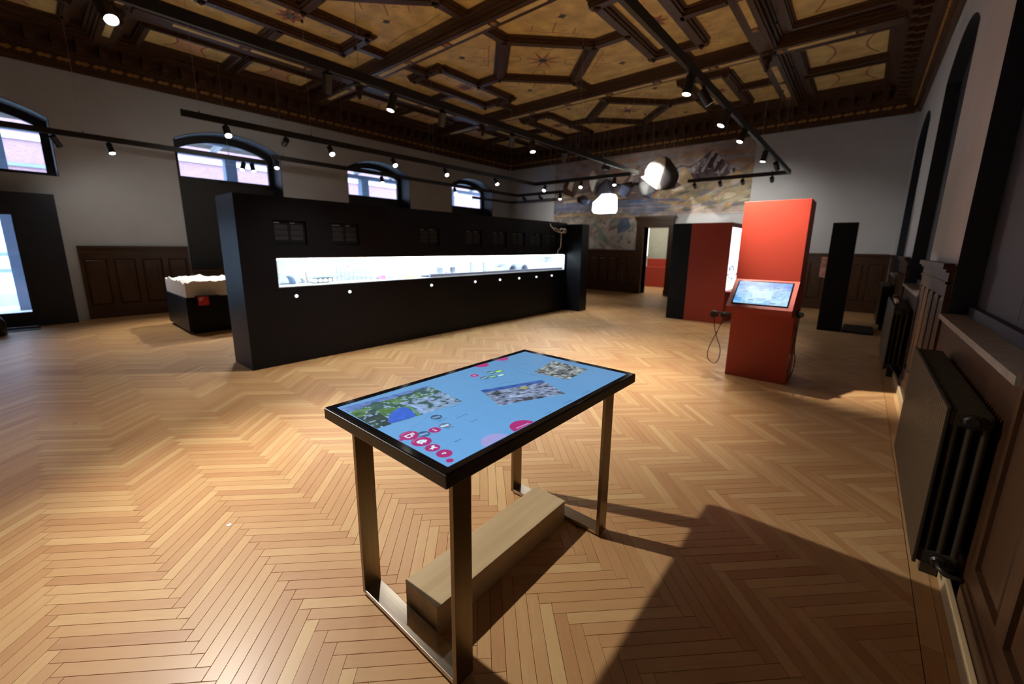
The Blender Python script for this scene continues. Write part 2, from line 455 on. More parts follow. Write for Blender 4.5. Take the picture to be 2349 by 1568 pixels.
# ------------------------------------------------------------------ walls with arched openings
def arched_wall(name, mp, spans, openings, T, mat, label):
    """spans: overall (u0,u1); openings: (ua,ub,z0,zs,zp) sorted"""
    mb = MB(); u = spans[0]
    for ua, ub, z0, zs, zp in openings:
        mbox(mb, mp, u, ua, -T, 0, -.02, ZT)
        if z0 > 0: mbox(mb, mp, ua, ub, -T, 0, -.02, z0)
        A = arc(ua, ub, zs, zp)
        for i in range(len(A)-1):
            a, b = A[i], A[i+1]
            mb.prism([a, b, (b[0], ZT), (a[0], ZT)], mp, -T, 0)
        u = ub
    mbox(mb, mp, u, spans[1], -T, 0, -.02, ZT)
    return struct(mb.build(name, mat), label, 'wall')
WINS = [(-1.55, .60), (2.40, 4.55), (6.35, 8.51), (10.34, 12.50)]
SP, PK = 3.76, 4.06
# left wall: above the glass door the window starts higher
mb = MB()
segs = [(YF, -1.55), (.60, 2.40), (4.55, 6.35), (8.51, 10.34), (12.50, YB+.3)]
for a, b in segs: mbox(mb, mapL, a, b, -.6, 0, -.02, ZT)
for i, (ua, ub) in enumerate(WINS):
    A = arc(ua, ub, SP, PK)
    for k in range(len(A)-1):
        a, b = A[k], A[k+1]; mb.prism([a, b, (b[0], ZT), (a[0], ZT)], mapL, -.6, 0)
    if i == 0:
        mbox(mb, mapL, ua, ub, -.6, 0, 2.36, 2.74)
        mbox(mb, mapL, .10, ub, -.6, 0, -.02, 2.36)
    else:
        mbox(mb, mapL, ua, ub, -.6, 0, -.02, .86)
struct(mb.build('wall_left', M['plaster']), 'light grey plaster wall with arched windows and glass door', 'wall')
# back wall with a doorway
mb = MB()
mbox(mb, mapB, XL-.6, -5.76, -.35, 0, -.02, ZT); mbox(mb, mapB, -4.92, XR+.5, -.35, 0, -.02, ZT); mbox(mb, mapB, -5.76, -4.92, -.35, 0, 2.22, ZT)
struct(mb.build('wall_back', M['plaster']), 'light plaster end wall behind the mural with panelled doorway', 'wall')
# right wall
RW = [(-1.55, .60), (2.40, 4.55), (6.35, 8.51), (10.34, 12.50)]
mb = MB(); u = YF
for ua, ub in RW:
    mbox(mb, mapR, u, ua, -.45, 0, -.02, ZT)
    mbox(mb, mapR, ua, ub, -.45, 0, -.02, 1.04)
    mbox(mb, mapR, ua, ub, -.45, -.20, 1.04, ZT)
    A = arc(ua, ub, 3.80, 4.12)
    for k in range(len(A)-1):
        a, b = A[k], A[k+1]; mb.prism([a, b, (b[0], ZT), (a[0], ZT)], mapR, -.20, 0)
    u = ub
mbox(mb, mapR, u, YB+.3, -.45, 0, -.02, ZT)
struct(mb.build('wall_right', M['plaster']), 'plaster wall with boarded arched window niches above radiators', 'wall')
struct(MB().box(XL-.6, XR+.45, YF-.3, YF, -.02, ZT).build('wall_front', M['plaster']), 'plain plaster wall behind the viewer', 'wall')

# ------------------------------------------------------------------ windows of the left wall
def win_outline(ua, ub, z0, zs, zp): return [(ua, z0)] + arc(ua, ub, zs, zp) + [(ub, z0)]
for i, (ua, ub) in enumerate(WINS):
    zb = 2.74 if i == 0 else .90
    gb = 2.84 if i == 0 else 3.06
    w = thing('window_%d' % (i+1), ['arched window above the glass door onto the platform', 'black framed arched window beside the glass door bay', 'black framed arched window behind the middle of the black display wall', 'black framed arched window next to the mural corner'][i], 'window', (XL, (ua+ub)/2, zb))
    w['kind'] = 'structure'
    # dark lined reveal
    O = win_outline(ua, ub, zb, SP, PK); I = win_outline(ua+.012, ub-.012, zb+.002, SP-.002, PK-.014)
    mb = MB()
    for k in range(len(O)-1):
        a, b, c, d = O[k], O[k+1], I[k+1], I[k]
        mb.prism([a, b, c, d], mapL, -.58, .012)
    mb.build('reveal', M['black_frame'], w)
    # frame around the pane
    O = win_outline(ua+.013, ub-.013, gb-.09, SP-.003, PK-.016); I = win_outline(ua+.15, ub-.13, gb, 3.66, 3.90)
    mb = MB()
    for k in range(len(O)-1): mb.prism([O[k], O[k+1], I[k+1], I[k]], mapL, -.58, -.50)
    mb.prism([O[0], I[0], I[-1], O[-1]], mapL, -.58, -.50)
    mb.build('window_frame', M['black_frame'], w)
    mb = MB(); mb.prism(I, mapL, -.545, -.539); mb.build('pane', M['glass'], w)
    if i:
        mbox(MB(), mapL, 0, 1, 0, 1, 0, 1)
        mb = MB(); mbox(mb, mapL, ua+.014, ub-.014, -.57, -.52, .93, gb-.09); mb.build('dark_lower_panel', M['black_frame'], w)
        mb = MB(); mbox(mb, mapL, ua+.002, ub-.002, -.56, .05, .862, .93); mb.build('wooden_sill', M['dark_wood_h'], w)

# glass door with protruding navy portal
d1 = thing('door_1', 'glazed door in a dark navy portal leading to the platform', 'door', (XL, -.5, 0)); d1['kind'] = 'structure'
mb = MB()
mb.box(-11.80, -11.46, -.05, .465, 0, 2.38); mb.box(-11.80, -11.46, -1.60, -.05, 2.11, 2.38); mb.box(-11.80, -11.46, -1.60, -1.15, 0, 2.11)
mb.build('portal', M['navy'], d1)
mb = MB()
mb.box(-11.53, -11.47, -1.15, -.05, 1.99, 2.11); mb.box(-11.53, -11.47, -1.15, -.05, .01, .27); mb.box(-11.53, -11.47, -.09, -.05, .27, 1.99); mb.box(-11.53, -11.47, -1.15, -1.09, .27, 1.99)
mb.build('door_frame', M['navy'], d1)
MB().box(-11.505, -11.495, -1.09, -.09, .27, 1.99).build('pane', M['glass'], d1)
MB().cyl((-11.44, -1.0, .9), (-11.44, -1.0, 1.3), .012).build('handle', M['steel'], d1)
tag(MB().box(-11.45, -10.98, -1.3, -.03, 0, .012, .004).build('door_mat', M['rubber']), 'grey black mat on the floor in front of the glass door', 'mat')
mbk = MB(); mbk.lathe((-10.76, -.56, 0), [(.10, 0), (.16, .01), (.17, .20), (.13, .30), (.02, .33)], 20)
tag(mbk.build('rubbish_bin', M['black_metal']), 'black rounded bin standing beside the glass door', 'bin')

# ------------------------------------------------------------------ boarded niches, sills of the right wall
for i, (ua, ub) in enumerate(RW[1:]):
    w = thing('window_%d' % (i+5), ['slate blue boarded niche above the first radiator', 'slate blue boarded niche above the middle radiator', 'slate blue boarded niche beside the white end wall'][i], 'window', (XR, (ua+ub)/2, 1.08)); w['kind'] = 'structure'
    mb = MB()
    pan = win_outline(ua+.004, ub-.004, 1.085, 3.796, 4.115)
    half = (ua+ub)/2
    for p0, p1 in ((ua+.004, half-.003), (half+.003, ub-.004)):
        pts = [(max(p0, min(p1, a)), z) for a, z in pan if p0 <= a <= p1]
        zmid = [z for a, z in arc(ua+.004, ub-.004, 3.796, 4.115) if abs(a-half) < .06][0]
        if p0 < half - .1: pts = [q for q in pts] + [(p1, zmid), (p1, 1.085)]
        else: pts = [(p0, 1.085), (p0, zmid)] + pts
        b_ = MB(); b_.prism(pts, mapR, -.165, -.14); b_.build('board', M['slate'], w)
    O = win_outline(ua, ub, 1.081, 3.80, 4.12); I = win_outline(ua+.012, ub-.012, 1.081, 3.797, 4.106)
    b_ = MB()
    for k in range(len(O)-1): b_.prism([O[k], O[k+1], I[k+1], I[k]], mapR, -.139, .004)
    b_.build('reveal', M['navy'], w)
    b_ = MB(); mbox(b_, mapR, ua+.02, ub-.02, -.139, -.10, 1.081, 1.15); b_.build('skirting', M['navy'], w)
    b_ = MB(); mbox(b_, mapR, ua+.002, ub-.002, -.19, .045, 1.042, 1.08); b_.build('stone_sill', M['stone'], w)

# ------------------------------------------------------------------ panelled wainscots, baseboards
tn = [0]
def wainscot(label, mp, ua, ub, z1=1.46, pitch=.40, v=.04):
    tn[0] += 1
    c = mp((ua+ub)/2, 0, 0)
    t = thing('trim_%d' % tn[0], label, 'wainscot', c); t['kind'] = 'structure'
    wd = M['dark_wood']; wh = M['dark_wood_h']
    b = MB(); mbox(b, mp, ua, ub, .001, .014, 0, z1-.02); b.build('backing', wd, t)
    b = MB(); mbox(b, mp, ua, ub, .014, v+.018, 0, .15); mbox(b, mp, ua, ub, .014, v+.008, .15, .175); b.build('plinth', wh, t)
    b = MB(); mbox(b, mp, ua, ub, .014, v, .175, .27); b.build('rail', wh, t)
    b = MB(); mbox(b, mp, ua, ub, .014, v, z1-.26, z1-.07); mbox(b, mp, ua, ub, .014, v+.012, z1-.16, z1-.14); b.build('rail', wh, t)
    b = MB(); mbox(b, mp, ua, ub, .014, v+.02, z1-.07, z1-.045); mbox(b, mp, ua, ub, .014, v+.04, z1-.045, z1); b.build('cap', wh, t)
    n = max(1, round((ub-ua)/pitch)); step = (ub-ua)/n; sw = .10
    for k in range(n+1):
        c0 = ua + k*step - sw/2; c1 = c0 + sw
        c0, c1 = max(ua, c0), min(ub, c1)
        b = MB(); mbox(b, mp, c0, c1, .014, v, .27, z1-.26); b.build('stile', wd, t)
    for k in range(n):
        p0, p1 = ua + k*step + sw/2 + .004, ua + (k+1)*step - sw/2 - .004
        b = MB(); z0, zz = .274, z1-.264; e = .035
        o = [mp(p0, z0, .014), mp(p1, z0, .014), mp(p1, zz, .014), mp(p0, zz, .014)]
        i_ = [mp(p0+e, z0+e, .030), mp(p1-e, z0+e, .030), mp(p1-e, zz-e, .030), mp(p0+e, zz-e, .030)]
        b.add(o + i_, [(4,5,6,7)] + [(q, (q+1) % 4, 4+(q+1) % 4, 4+q) for q in range(4)])
        b.build('panel', wd, t)
    return t
wainscot('dark wood wainscot between glass door and relief model', mapL, .64, 2.38, pitch=.43)
wainscot('dark wood wainscot behind the near part of the display wall', mapL, 4.57, 6.33)
wainscot('dark wood wainscot behind the far part of the display wall', mapL, 8.53, 10.32)
wainscot('dark wood wainscot in the corner by the mural', mapL, 12.52, 13.55)
for i, (ua, ub) in enumerate(WINS[1:]):
    wainscot('low dark wood panelling under the arched window by the %s' % ['relief model', 'middle pier', 'mural corner'][i], mapL, ua+.02, ub-.02, z1=.855, pitch=.55)
wainscot('dark wood wainscot below the mural left of the doorway', mapB, XL+.06, -6.03, z1=1.47, pitch=.36)
wainscot('dark wood wainscot right of the doorway behind the red kiosks', mapB, -4.76, XR-.06, z1=1.47, pitch=.42)
wainscot('dark wood wainscot on the pier after the first radiator', mapR, 4.57, 6.33, pitch=.36, v=.035)
wainscot('dark wood wainscot on the pier after the middle radiator', mapR, 8.53, 10.32, pitch=.36, v=.035)
wainscot('dark wood wainscot in the corner by the far radiator', mapR, 12.52, 13.5, pitch=.36, v=.035)
wainscot('dark wood wainscot on the pier before the first radiator', mapR, .62, 2.38, pitch=.40, v=.035)
for i, (ua, ub) in enumerate(RW):
    tn[0] += 1
    b = MB(); mbox(b, mapR, ua+.01, ub-.01, 0, .02, .02, 1.03)
    struct(b.build('trim_%d' % tn[0], M['dark_wood']), 'dark panel behind the %s radiator' % ['unseen', 'first', 'middle', 'far'][i], 'panel')
b = MB(); b.box(.485, .505, YF+.01, YB-.08, 0, .085, .004)
struct(b.build('baseboard_right', M['birch']), 'pale wooden baseboard strip along the radiator wall', 'baseboard')

# ------------------------------------------------------------------ panelled doorway in the back wall and room beyond
d2 = thing('door_2', 'dark wood door surround opening to the next room', 'door', (-5.34, YB, 0)); d2['kind'] = 'structure'
for x0, x1 in ((-6.01, -5.76), (-4.92, -4.77)):
    mb = MB(); mb.box(x0, x1, YB-.10, YB+.34, 0, 2.24, .006); mb.box(x0-.012, x1+.012, YB-.12, YB-.08, 0, .2, .004); mb.build('jamb', M['dark_wood'], d2)
mb = MB(); mb.box(-6.01, -4.77, YB-.10, YB+.34, 2.22, 2.44); mb.box(-6.03, -4.75, YB-.13, YB-.02, 2.44, 2.50); mb.box(-6.06, -4.72, YB-.17, YB-.02, 2.50, 2.58); mb.build('lintel', M['dark_wood_h'], d2)
mb = MB(); mb.box(-9.5, -3.5, 17.4, 17.5, -.02, 3.6); mb.box(-9.6, -9.5, 13.95, 17.5, -.02, 3.6); mb.box(-3.5, -3.4, 13.95, 17.5, -.02, 3.6); mb.box(-9.5, -3.5, 13.95, 17.5, 3.6, 3.7)
struct(mb.build('wall_next_room', M['grey_green']), 'grey green walls of the room behind the doorway', 'wall')
ct = thing('counter', 'low red counter in the room behind the doorway', 'counter', (-6.4, 16.6, 0))
mb = MB(); mb.box(-8.2, -4.6, 16.3, 16.95, 0, .80, .01); mb.build('body', M['red'], ct)
mb = MB(); mb.box(-8.2, -4.6, 16.85, 16.95, .80, 1.12, .01); mb.build('back_panel', M['red'], ct)
mb = MB(); mb.tube([(-6.9+.05*math.sin(k*.8), 16.28, .78-.05*k) for k in range(9)], .006); mb.build('cord', M['white'], ct)
tag(MB().box(-5.98, -5.70, 16.4, 16.6, .801, .83, .004).build('leaflet', M['white']), 'white leaflet lying on the red counter', 'leaflet')
cup = MB(); cup.lathe((-5.86, 16.68, .801), [(.03, 0), (.035, .01), (.045, .16), (.04, .17)], 14)
tag(cup.build('white_cup', M['white']), 'small white cup at the end of the red counter', 'cup')
tl = thing('tube_lamp', 'upright white tube lamp above the red counter', 'lamp', (-6.93, 16.75, .801))
MB().cyl((-6.93, 16.75, .801), (-6.93, 16.75, 1.22), .05, .03).build('foot', M['white'], tl)
MB().cyl((-6.93, 16.75, 1.22), (-6.93, 16.75, 2.42), .035).build('tube', M['cream_tube'], tl)
ld = bpy.data.lights.new('next_room_lamp', 'AREA'); ld.energy = 90; ld.size = 1.6; ld.color = (1, .93, .80)
lo = bpy.data.objects.new('next_room_lamp', ld); C.objects.link(lo); lo.location = (-6.2, 15.5, 3.5)

# ------------------------------------------------------------------ mural on the back wall
random.seed(5)
mb = MB()
lay = [0]
def mp_(poly, col, dz=True):
    if dz: lay[0] += 1
    y = YB - .012 - .00002*lay[0]
    gm = sum(col)/3; col = tuple(max(.01, (gm + (c-gm)*1.12))*.88 for c in col)
    b = len(mb.v); mb.curcol = col
    mb.add([(x, y, z) for x, z in poly], [list(range(len(poly)))])
mb.curcol = (.40, .33, .31)
mb.box(-9.50, -6.02, YB-.012, YB-.001, 1.48, ZC-.005); mb.box(-6.02, -2.70, YB-.012, YB-.001, 2.60, ZC-.005)
def lim(x, z): return (min(-2.70, max(-9.50, x)), min(ZC-.005, max(1.48 if x < -6.02 else 2.60, z)))
# sky bands
for k in range(70):
    x = random.uniform(-9.5, -2.7); z = random.uniform(3.75, 4.62); l = random.uniform(.6, 1.9); h = random.uniform(.04, .11); t = random.uniform(-.02, .08)
    c = random.choice([(.42,.40,.42), (.48,.46,.49), (.52,.35,.25), (.47,.32,.25), (.45,.38,.35)])
    mp_([lim(x, z), lim(x+l*.5, z+t*.5-h*.3), lim(x+l, z+t), lim(x+l, z+h*.7+t), lim(x+l*.4, z+h+t*.5), lim(x, z+h*.5)], c)
def mountain(pts, base, col, snow, shade):
    mp_([lim(*p) for p in pts] + [lim(pts[-1][0], base), lim(pts[0][0], base)], col)
    for (xa, za), (xb, zb) in zip(pts[:-1], pts[1:]):
        for k in range(7):
            t = random.random(); x = xa+(xb-xa)*t; z = za+(zb-za)*t
            L = random.uniform(.15, .55)*(z-base); w_ = random.uniform(.03, .12); sl = random.choice((-.45, .55, .25))
            mp_([lim(x, z-.03), lim(x+w_, z-.06), lim(x+w_*1.3+sl*L, z-L), lim(x+sl*L-.02, z-L*.9)], random.choice([snow, shade, snow, (.30,.25,.25)]))
mountain([(-9.5, 3.55), (-8.9, 3.8), (-8.3, 3.55), (-7.6, 3.85), (-7.1, 3.7), (-6.6, 3.6)], 3.0, (.22,.18,.19), (.42,.38,.40), (.13,.10,.12))
mountain([(-6.9, 3.5), (-6.45, 3.95), (-6.11, 4.24), (-5.8, 3.9), (-5.4, 3.8), (-5.1, 3.4)], 3.0, (.17,.13,.14), (.50,.44,.42), (.10,.08,.10))
mountain([(-5.3, 3.3), (-5.0, 3.95), (-4.74, 4.10), (-4.45, 4.02), (-4.2, 4.18), (-3.82, 4.45), (-3.55, 4.15), (-3.3, 3.95), (-3.0, 3.62)], 3.1, (.13,.09,.11), (.56,.55,.60), (.07,.05,.07))
mp_([(-4.72, 4.05), (-4.5, 3.95), (-4.25, 3.55), (-4.0, 3.3), (-4.5, 3.25), (-4.75, 3.6)], (.50,.38,.24))
mp_([(-2.70, 4.02), (-3.4, 3.62), (-4.3, 3.36), (-4.3, 3.30), (-3.3, 3.5), (-2.70, 3.88)], (.33,.24,.18))
mp_([(-2.70, 3.86), (-3.4, 3.5), (-4.3, 3.28), (-5.3, 3.1), (-5.6, 2.9), (-2.70, 2.9)], (.36,.30,.20))
# foothills, right hand side
for k in range(190):
    x = random.uniform(-6.3, -2.75); zmax = 3.05 + (x+6.3)*.22; z = random.uniform(2.64, zmax)
    l = random.uniform(.15, .7); h = random.uniform(.03, .13); t = l*random.uniform(.1, .5)
    c = random.choice([(.50,.34,.18), (.52,.29,.15), (.30,.28,.19), (.40,.36,.26), (.19,.18,.17), (.24,.22,.23), (.52,.46,.36), (.38,.28,.20), (.46,.40,.34)])
    mp_([lim(x, z), lim(x+l*.6, z+t*.4), lim(x+l, z+t), lim(x+l*.5, z+t*.6+h), lim(x+.02, z+h*.6)], c)
# lake and shore strip
mp_([(-9.5, 3.18), (-8.2, 3.22), (-7.2, 3.16), (-6.3, 3.10), (-5.4, 3.05), (-4.9, 2.85), (-5.4, 2.68), (-6.02, 2.62), (-6.02, 2.55), (-7.3, 2.62), (-9.5, 2.80)], (.20,.22,.31))
for k in range(70):
    x = random.uniform(-9.4, -5.2); z = random.uniform(2.72, 3.12); l = random.uniform(.3, 1.1); h = random.uniform(.015, .05)
    mp_([lim(x, z), lim(x+l, z-.02), lim(x+l, z+h-.02), lim(x, z+h)], random.choice([(.26,.27,.36), (.16,.19,.30), (.36,.34,.38), (.12,.17,.33), (.30,.26,.26)]))
for k in range(60):
    x = random.uniform(-9.5, -6.8); z = 3.28 + random.uniform(-.12, .22); l = random.uniform(.3, .9); h = random.uniform(.03, .1)
    mp_([lim(x, z), lim(x+l, z+.05), lim(x+l*.8, z+h+.05), lim(x, z+h)], random.choice([(.46,.35,.24), (.34,.27,.20), (.50,.42,.32), (.24,.21,.19)]))
# lower left foreground: rocks, foliage, cloth
for k in range(230):
    x = random.uniform(-9.45, -6.1); z = random.uniform(1.5, 2.72); l = random.uniform(.08, .5); h = random.uniform(.05, .22); t = random.uniform(-.25, .25)
    c = random.choice([(.30,.27,.24), (.22,.21,.20), (.38,.33,.29), (.26,.28,.24), (.34,.32,.33), (.44,.38,.30), (.19,.16,.16)])
    mp_([lim(x, z), lim(x+l, z+t), lim(x+l*.9, z+t+h), lim(x+l*.3, z+h)], c)
mp_([(-7.65, 2.45), (-7.35, 2.15), (-7.0, 1.75), (-6.95, 1.62), (-7.15, 1.62), (-7.5, 1.95)], (.20,.24,.21))
mp_([(-7.85, 1.9), (-7.6, 1.75), (-7.3, 1.52), (-7.85, 1.5)], (.50,.49,.50))
mp_([(-6.75, 2.35), (-6.6, 2.62), (-6.35, 2.55), (-6.25, 2.25), (-6.45, 2.10), (-6.75, 2.05)], (.10,.13,.20))
mp_([(-6.72, 2.62), (-6.6, 2.72), (-6.5, 2.68), (-6.52, 2.56), (-6.65, 2.52)], (.28,.20,.16))
mp_([(-9.5, 2.74), (-8.4, 2.80), (-7.4, 2.70), (-6.02, 2.62), (-6.02, 2.58), (-7.4, 2.62), (-8.4, 2.70), (-9.5, 2.66)], (.44,.33,.22))
tag(mb.build('mural', M['mural'], recalc=False), 'large mountain lake mural painted on the end wall', 'mural')
tag(MB().box(-4.70, -2.70, YB-.03, YB-.001, 2.585, 2.60).build('mural_edge', M['plaster_white']), 'thin white ledge under the mural above the red screens', 'ledge')

# ------------------------------------------------------------------ coffered ceiling
BX0, BX1 = -9.30, -1.86                 # lengthwise beams
CB = [-2.55, 1.44, 5.43, 9.42]          # cross beams
XC = (BX0+BX1)/2
ceil = struct(MB().box(XL-.6, XR+.45, YF-.3, YB+.3, ZT, ZT+.12).build('ceiling', M['ceil_wood']), 'dark wooden coffered ceiling with ochre painted panels', 'ceiling')
PZ = 5.31
def cbox(name, mat, x0, x1, y0, y1, z0, z1, bev=0):
    return MB().box(x0, x1, y0, y1, z0, z1, bev).build(name, mat, ceil)
def slab(poly, z0, z1, extra=None, mats=None):
    mb = MB(); mb.prism(poly, lambda x, y, t: (x, y, t), z0, z1)
    if extra: extra(mb)
    return mb.build('panel', mats or [M['ochre'], M['paint_red'], M['paint_green'], M['paint_dark'], M['rose'], M['ochre_pale']], ceil)
def disc(mb, mi, cx, cy, r, z, n=14, sx=1, sy=1):
    mb.cur = mi
    mb.add([(cx+sx*r*math.cos(2*math.pi*k/n), cy+sy*r*math.sin(2*math.pi*k/n), z) for k in range(n)], [list(range(n))]); mb.cur = 0
def star(mb, mi, cx, cy, r1, r2, n, z, rot=0):
    mb.cur = mi
    pts = []
    for k in range(2*n):
        r = r1 if k % 2 == 0 else r2; a = rot + math.pi*k/n
        pts.append((cx+r*math.cos(a), cy+r*math.sin(a), z))
    mb.add([(cx, cy, z)] + pts, [(0, 1+k, 1+(k+1) % (2*n)) for k in range(2*n)]); mb.cur = 0
def stroke(mb, mi, pts, w, z):
    mb.cur = mi
    for (xa, ya), (xb, yb) in zip(pts[:-1], pts[1:]):
        d = Vector((xb-xa, yb-ya)); n_ = Vector((-d.y, d.x)).normalized()*w/2 if d.length > 0 else Vector((0, 0))
        mb.add([(xa+n_.x, ya+n_.y, z), (xb+n_.x, yb+n_.y, z), (xb-n_.x, yb-n_.y, z), (xa-n_.x, ya-n_.y, z)], [(0,1,2,3)])
    mb.cur = 0
def rib(p, q, w=.20, mat=None):
    """moulded rib between two points of the ceiling plane"""
    (xa, ya), (xb, yb) = p, q
    d = Vector((xb-xa, yb-ya)); L = d.length; d.normalize(); n_ = Vector((-d.y, d.x))
    mb = MB()
    for ww, z0, z1 in ((w*1.45, 5.275, 5.306), (w, 5.235, 5.275), (w*.62, 5.205, 5.235)):
        P = []
        for z in (z0, z1):
            for sgn, e in ((-1, 0), (-1, L), (1, L), (1, 0)):
                c = Vector((xa, ya)) + d*e + n_*sgn*ww/2; P.append((c.x, c.y, z))
        mb.hexa(P)
    return mb.build('rib', mat or M['ceil_wood'], ceil)
def boss(x, y, z=5.205, r=.045):
    mb = MB(); mb.lathe((x, y, z), [(r*.3, -.05), (r*.8, -.03), (r, 0)], 10)
    return mb.build('boss', M['dark_wood'], ceil)
BH, BV = XC - (BX0+.25), 1.995 - .25
R0, RA, RB, RV, RC = 1.20, 1.88, 2.78, 1.15, 2.33
for yc in (-.555, 3.435, 7.425, 11.415):
    f = lambda u, v: (XC+u, yc+v)
    dz = PZ - .0035
    # central diamond with star
    def deco(mb):
        x, y = f(0, 0)
        star(mb, 1, x, y, .42, .10, 8, dz, .2); star(mb, 4, x, y, .26, .09, 8, dz-.0005, .58); disc(mb, 3, x, y, .095, dz-.001)
        for k in range(4):
            a = math.pi/4 + k*math.pi/2
            c_ = (x+.58*math.cos(a), y+.58*math.sin(a))
            stroke(mb, 2, [(c_[0]+.13*math.cos(a+t), c_[1]+.13*math.sin(a+t)) for t in (1.2, 1.9, 2.6, 3.4, 4.2, 5.0)], .018, dz)
            for t in (-.16, .16):
                stroke(mb, 1, [(x+.62*math.cos(a+t), y+.62*math.sin(a+t)), (x+.74*math.cos(a+t*1.5), y+.74*math.sin(a+t*1.5))], .02, dz)
    slab([f(-R0+.01, 0), f(0, -R0+.01), f(R0-.01, 0), f(0, R0-.01)], PZ-.002, PZ+.02, deco)
    for sx in (-1, 1):
        for sy in (-1, 1):
            P = [(0.01, R0), (R0, 0.01), (RA-.01, .01), (RA-.01, RV+.01), (RC-.01, RV+.01), (RC-.01, BV), (.01, BV)]
            poly = [f(sx*a, sy*b) for a, b in P]
            if sx*sy < 0: poly = poly[::-1]
            def deco2(mb, sx=sx, sy=sy):
                x, y = f(sx*1.22, sy*1.12)
                disc(mb, 3, x, y, .05, dz, sx=1.3); star(mb, 1, x, y, .13, .03, 4, dz+.0005, .3)
                e = Vector((-sx, sy)).normalized(); nn = Vector((sx, sy)).normalized()
                a0 = Vector(f(sx*.72, sy*.72)) + nn*.10
                stroke(mb, 1, [tuple(a0-e*.5), tuple(a0+e*.5)], .016, dz)
                for t in (-.38, 0, .38):
                    b0 = a0 + e*t
                    stroke(mb, 1, [tuple(b0), tuple(b0+nn*(.20 if t else .34))], .018, dz)
                for t in (-.17, .17):
                    b0 = a0 + e*t + nn*.06
                    stroke(mb, 1, [tuple(b0-e*.08+nn*.05), tuple(b0), tuple(b0+e*.08+nn*.05)], .013, dz)
                stroke(mb, 2, [f(sx*.30, sy*1.55), f(sx*.8, sy*1.60), f(sx*1.3, sy*1.54), f(sx*1.9, sy*1.60)], .012, dz)
            slab(poly, PZ-.002, PZ+.02, deco2)
            P = [(RB+.01, .01), (BH, .01), (BH, BV), (RC+.01, BV), (RC+.01, RV+.01), (RB+.01, RV+.01)]
            poly = [f(sx*a, sy*b) for a, b in P]
            def deco3(mb, sx=sx, sy=sy):
                x, y = f(sx*3.0, sy*1.05)
                for k in range(7):
                    stroke(mb, 3, [f(sx*(2.95+.05*(k % 3)), sy*(.35+.17*k)), f(sx*(3.02+.05*(k % 2)), sy*(.40+.17*k))], .012, dz)
            slab(poly, PZ-.002, PZ+.02, deco3)
        def deco4(mb, sx=sx):
            x, y = f(sx*(RA+RB)/2, 0)
            star(mb, 3, x, y, .14, .06, 6, dz); disc(mb, 2, x, y, .05, dz-.0005)
            star(mb, 1, x, y, .24, .14, 8, dz+.0005, .2)
            for t in (-.62, .62):
                stroke(mb, 1, [f(sx*(RA+RB)/2-.10, t-.05), f(sx*(RA+RB)/2, t+.05), f(sx*(RA+RB)/2+.12, t-.02)], .014, dz)
                stroke(mb, 3, [f(sx*(RA+RB)/2-.04, t+.10), f(sx*(RA+RB)/2+.03, t+.16)], .016, dz)
        slab([f(sx*RA, -RV), f(sx*RB, -RV), f(sx*RB, RV), f(sx*RA, RV)], PZ-.002, PZ+.02, deco4)
    # ribs
    D = [f(R0, 0), f(0, R0), f(-R0, 0), f(0, -R0)]
    for k in range(4): rib(D[k], D[(k+1) % 4]); boss(*D[k])
    for sx in (-1, 1):
        rib(f(sx*R0, 0), f(sx*RA, 0)); rib(f(0, sx*R0), f(0, sx*BV)); rib(f(sx*RB, 0), f(sx*BH, 0))
        rib(f(sx*RA, -RV), f(sx*RA, RV)); rib(f(sx*RB, -RV), f(sx*RB, RV))
        for sy in (-1, 1):
            rib(f(sx*(RA-.1), sy*RV), f(sx*(RB+.1), sy*RV)); rib(f(sx*RC, sy*RV), f(sx*RC, sy*BV))
            boss(*f(sx*RA, sy*RV)); boss(*f(sx*RB, sy*RV)); boss(*f(sx*RC, sy*RV))
        boss(*f(sx*RA, 0))
    # side aisles: two painted panels per bay on each side
    for x0, x1 in ((-11.04, -10.12), (-1.42, .0)):
        for v0, v1 in ((-1.48, -.14), (.14, 1.48)):
            xa, xb, ya, yb = x0, x1, yc+v0, yc+v1
            def deco5(mb, xa=xa, xb=xb, ya=ya, yb=yb):
                mb.cur = 4
                ix, iy = (.10, .32) if xb-xa < 1 else (.30, .14)
                if xb-xa < 1:
                    pts = [(xa+ix, ya+iy)]
                    n = 10
                    L_ = [(xa+ix+(xb-xa-2*ix)*k/n, ya+iy+.16*math.sin(math.pi*k/n)) for k in range(n+1)]
                    U_ = [(xb-ix-(xb-xa-2*ix)*k/n, yb-iy-.16*math.sin(math.pi*k/n)) for k in range(n+1)]
                else:
                    n = 10
                    L_ = [(xa+ix+.18*math.sin(math.pi*k/n), yb-iy-(yb-ya-2*iy)*k/n) for k in range(n+1)]
                    U_ = [(xb-ix-.18*math.sin(math.pi*k/n), ya+iy+(yb-ya-2*iy)*k/n) for k in range(n+1)]
                ring = L_ + U_
                mb.add([(x, y, dz) for x, y in ring], [list(range(len(ring)))]); mb.cur = 0
                stroke(mb, 1, L_, .03, dz-.0006); stroke(mb, 1, U_, .03, dz-.0006)
                stroke(mb, 1, [L_[-1], U_[0]], .014, dz-.0006); stroke(mb, 1, [U_[-1], L_[0]], .014, dz-.0006)
            slab([(xa, ya), (xb, ya), (xb, yb), (xa, yb)], PZ-.002, PZ+.02, deco5,
                 [M['ochre_pale'], M['paint_red'], M['paint_green'], M['paint_dark'], M['rose'] if x0 < -5 else M['ochre'], M['ochre']])
            for a, b in (((xa-.04, ya-.04), (xb+.04, ya-.04)), ((xa-.04, yb+.04), (xb+.04, yb+.04))): rib(a, b, .11)
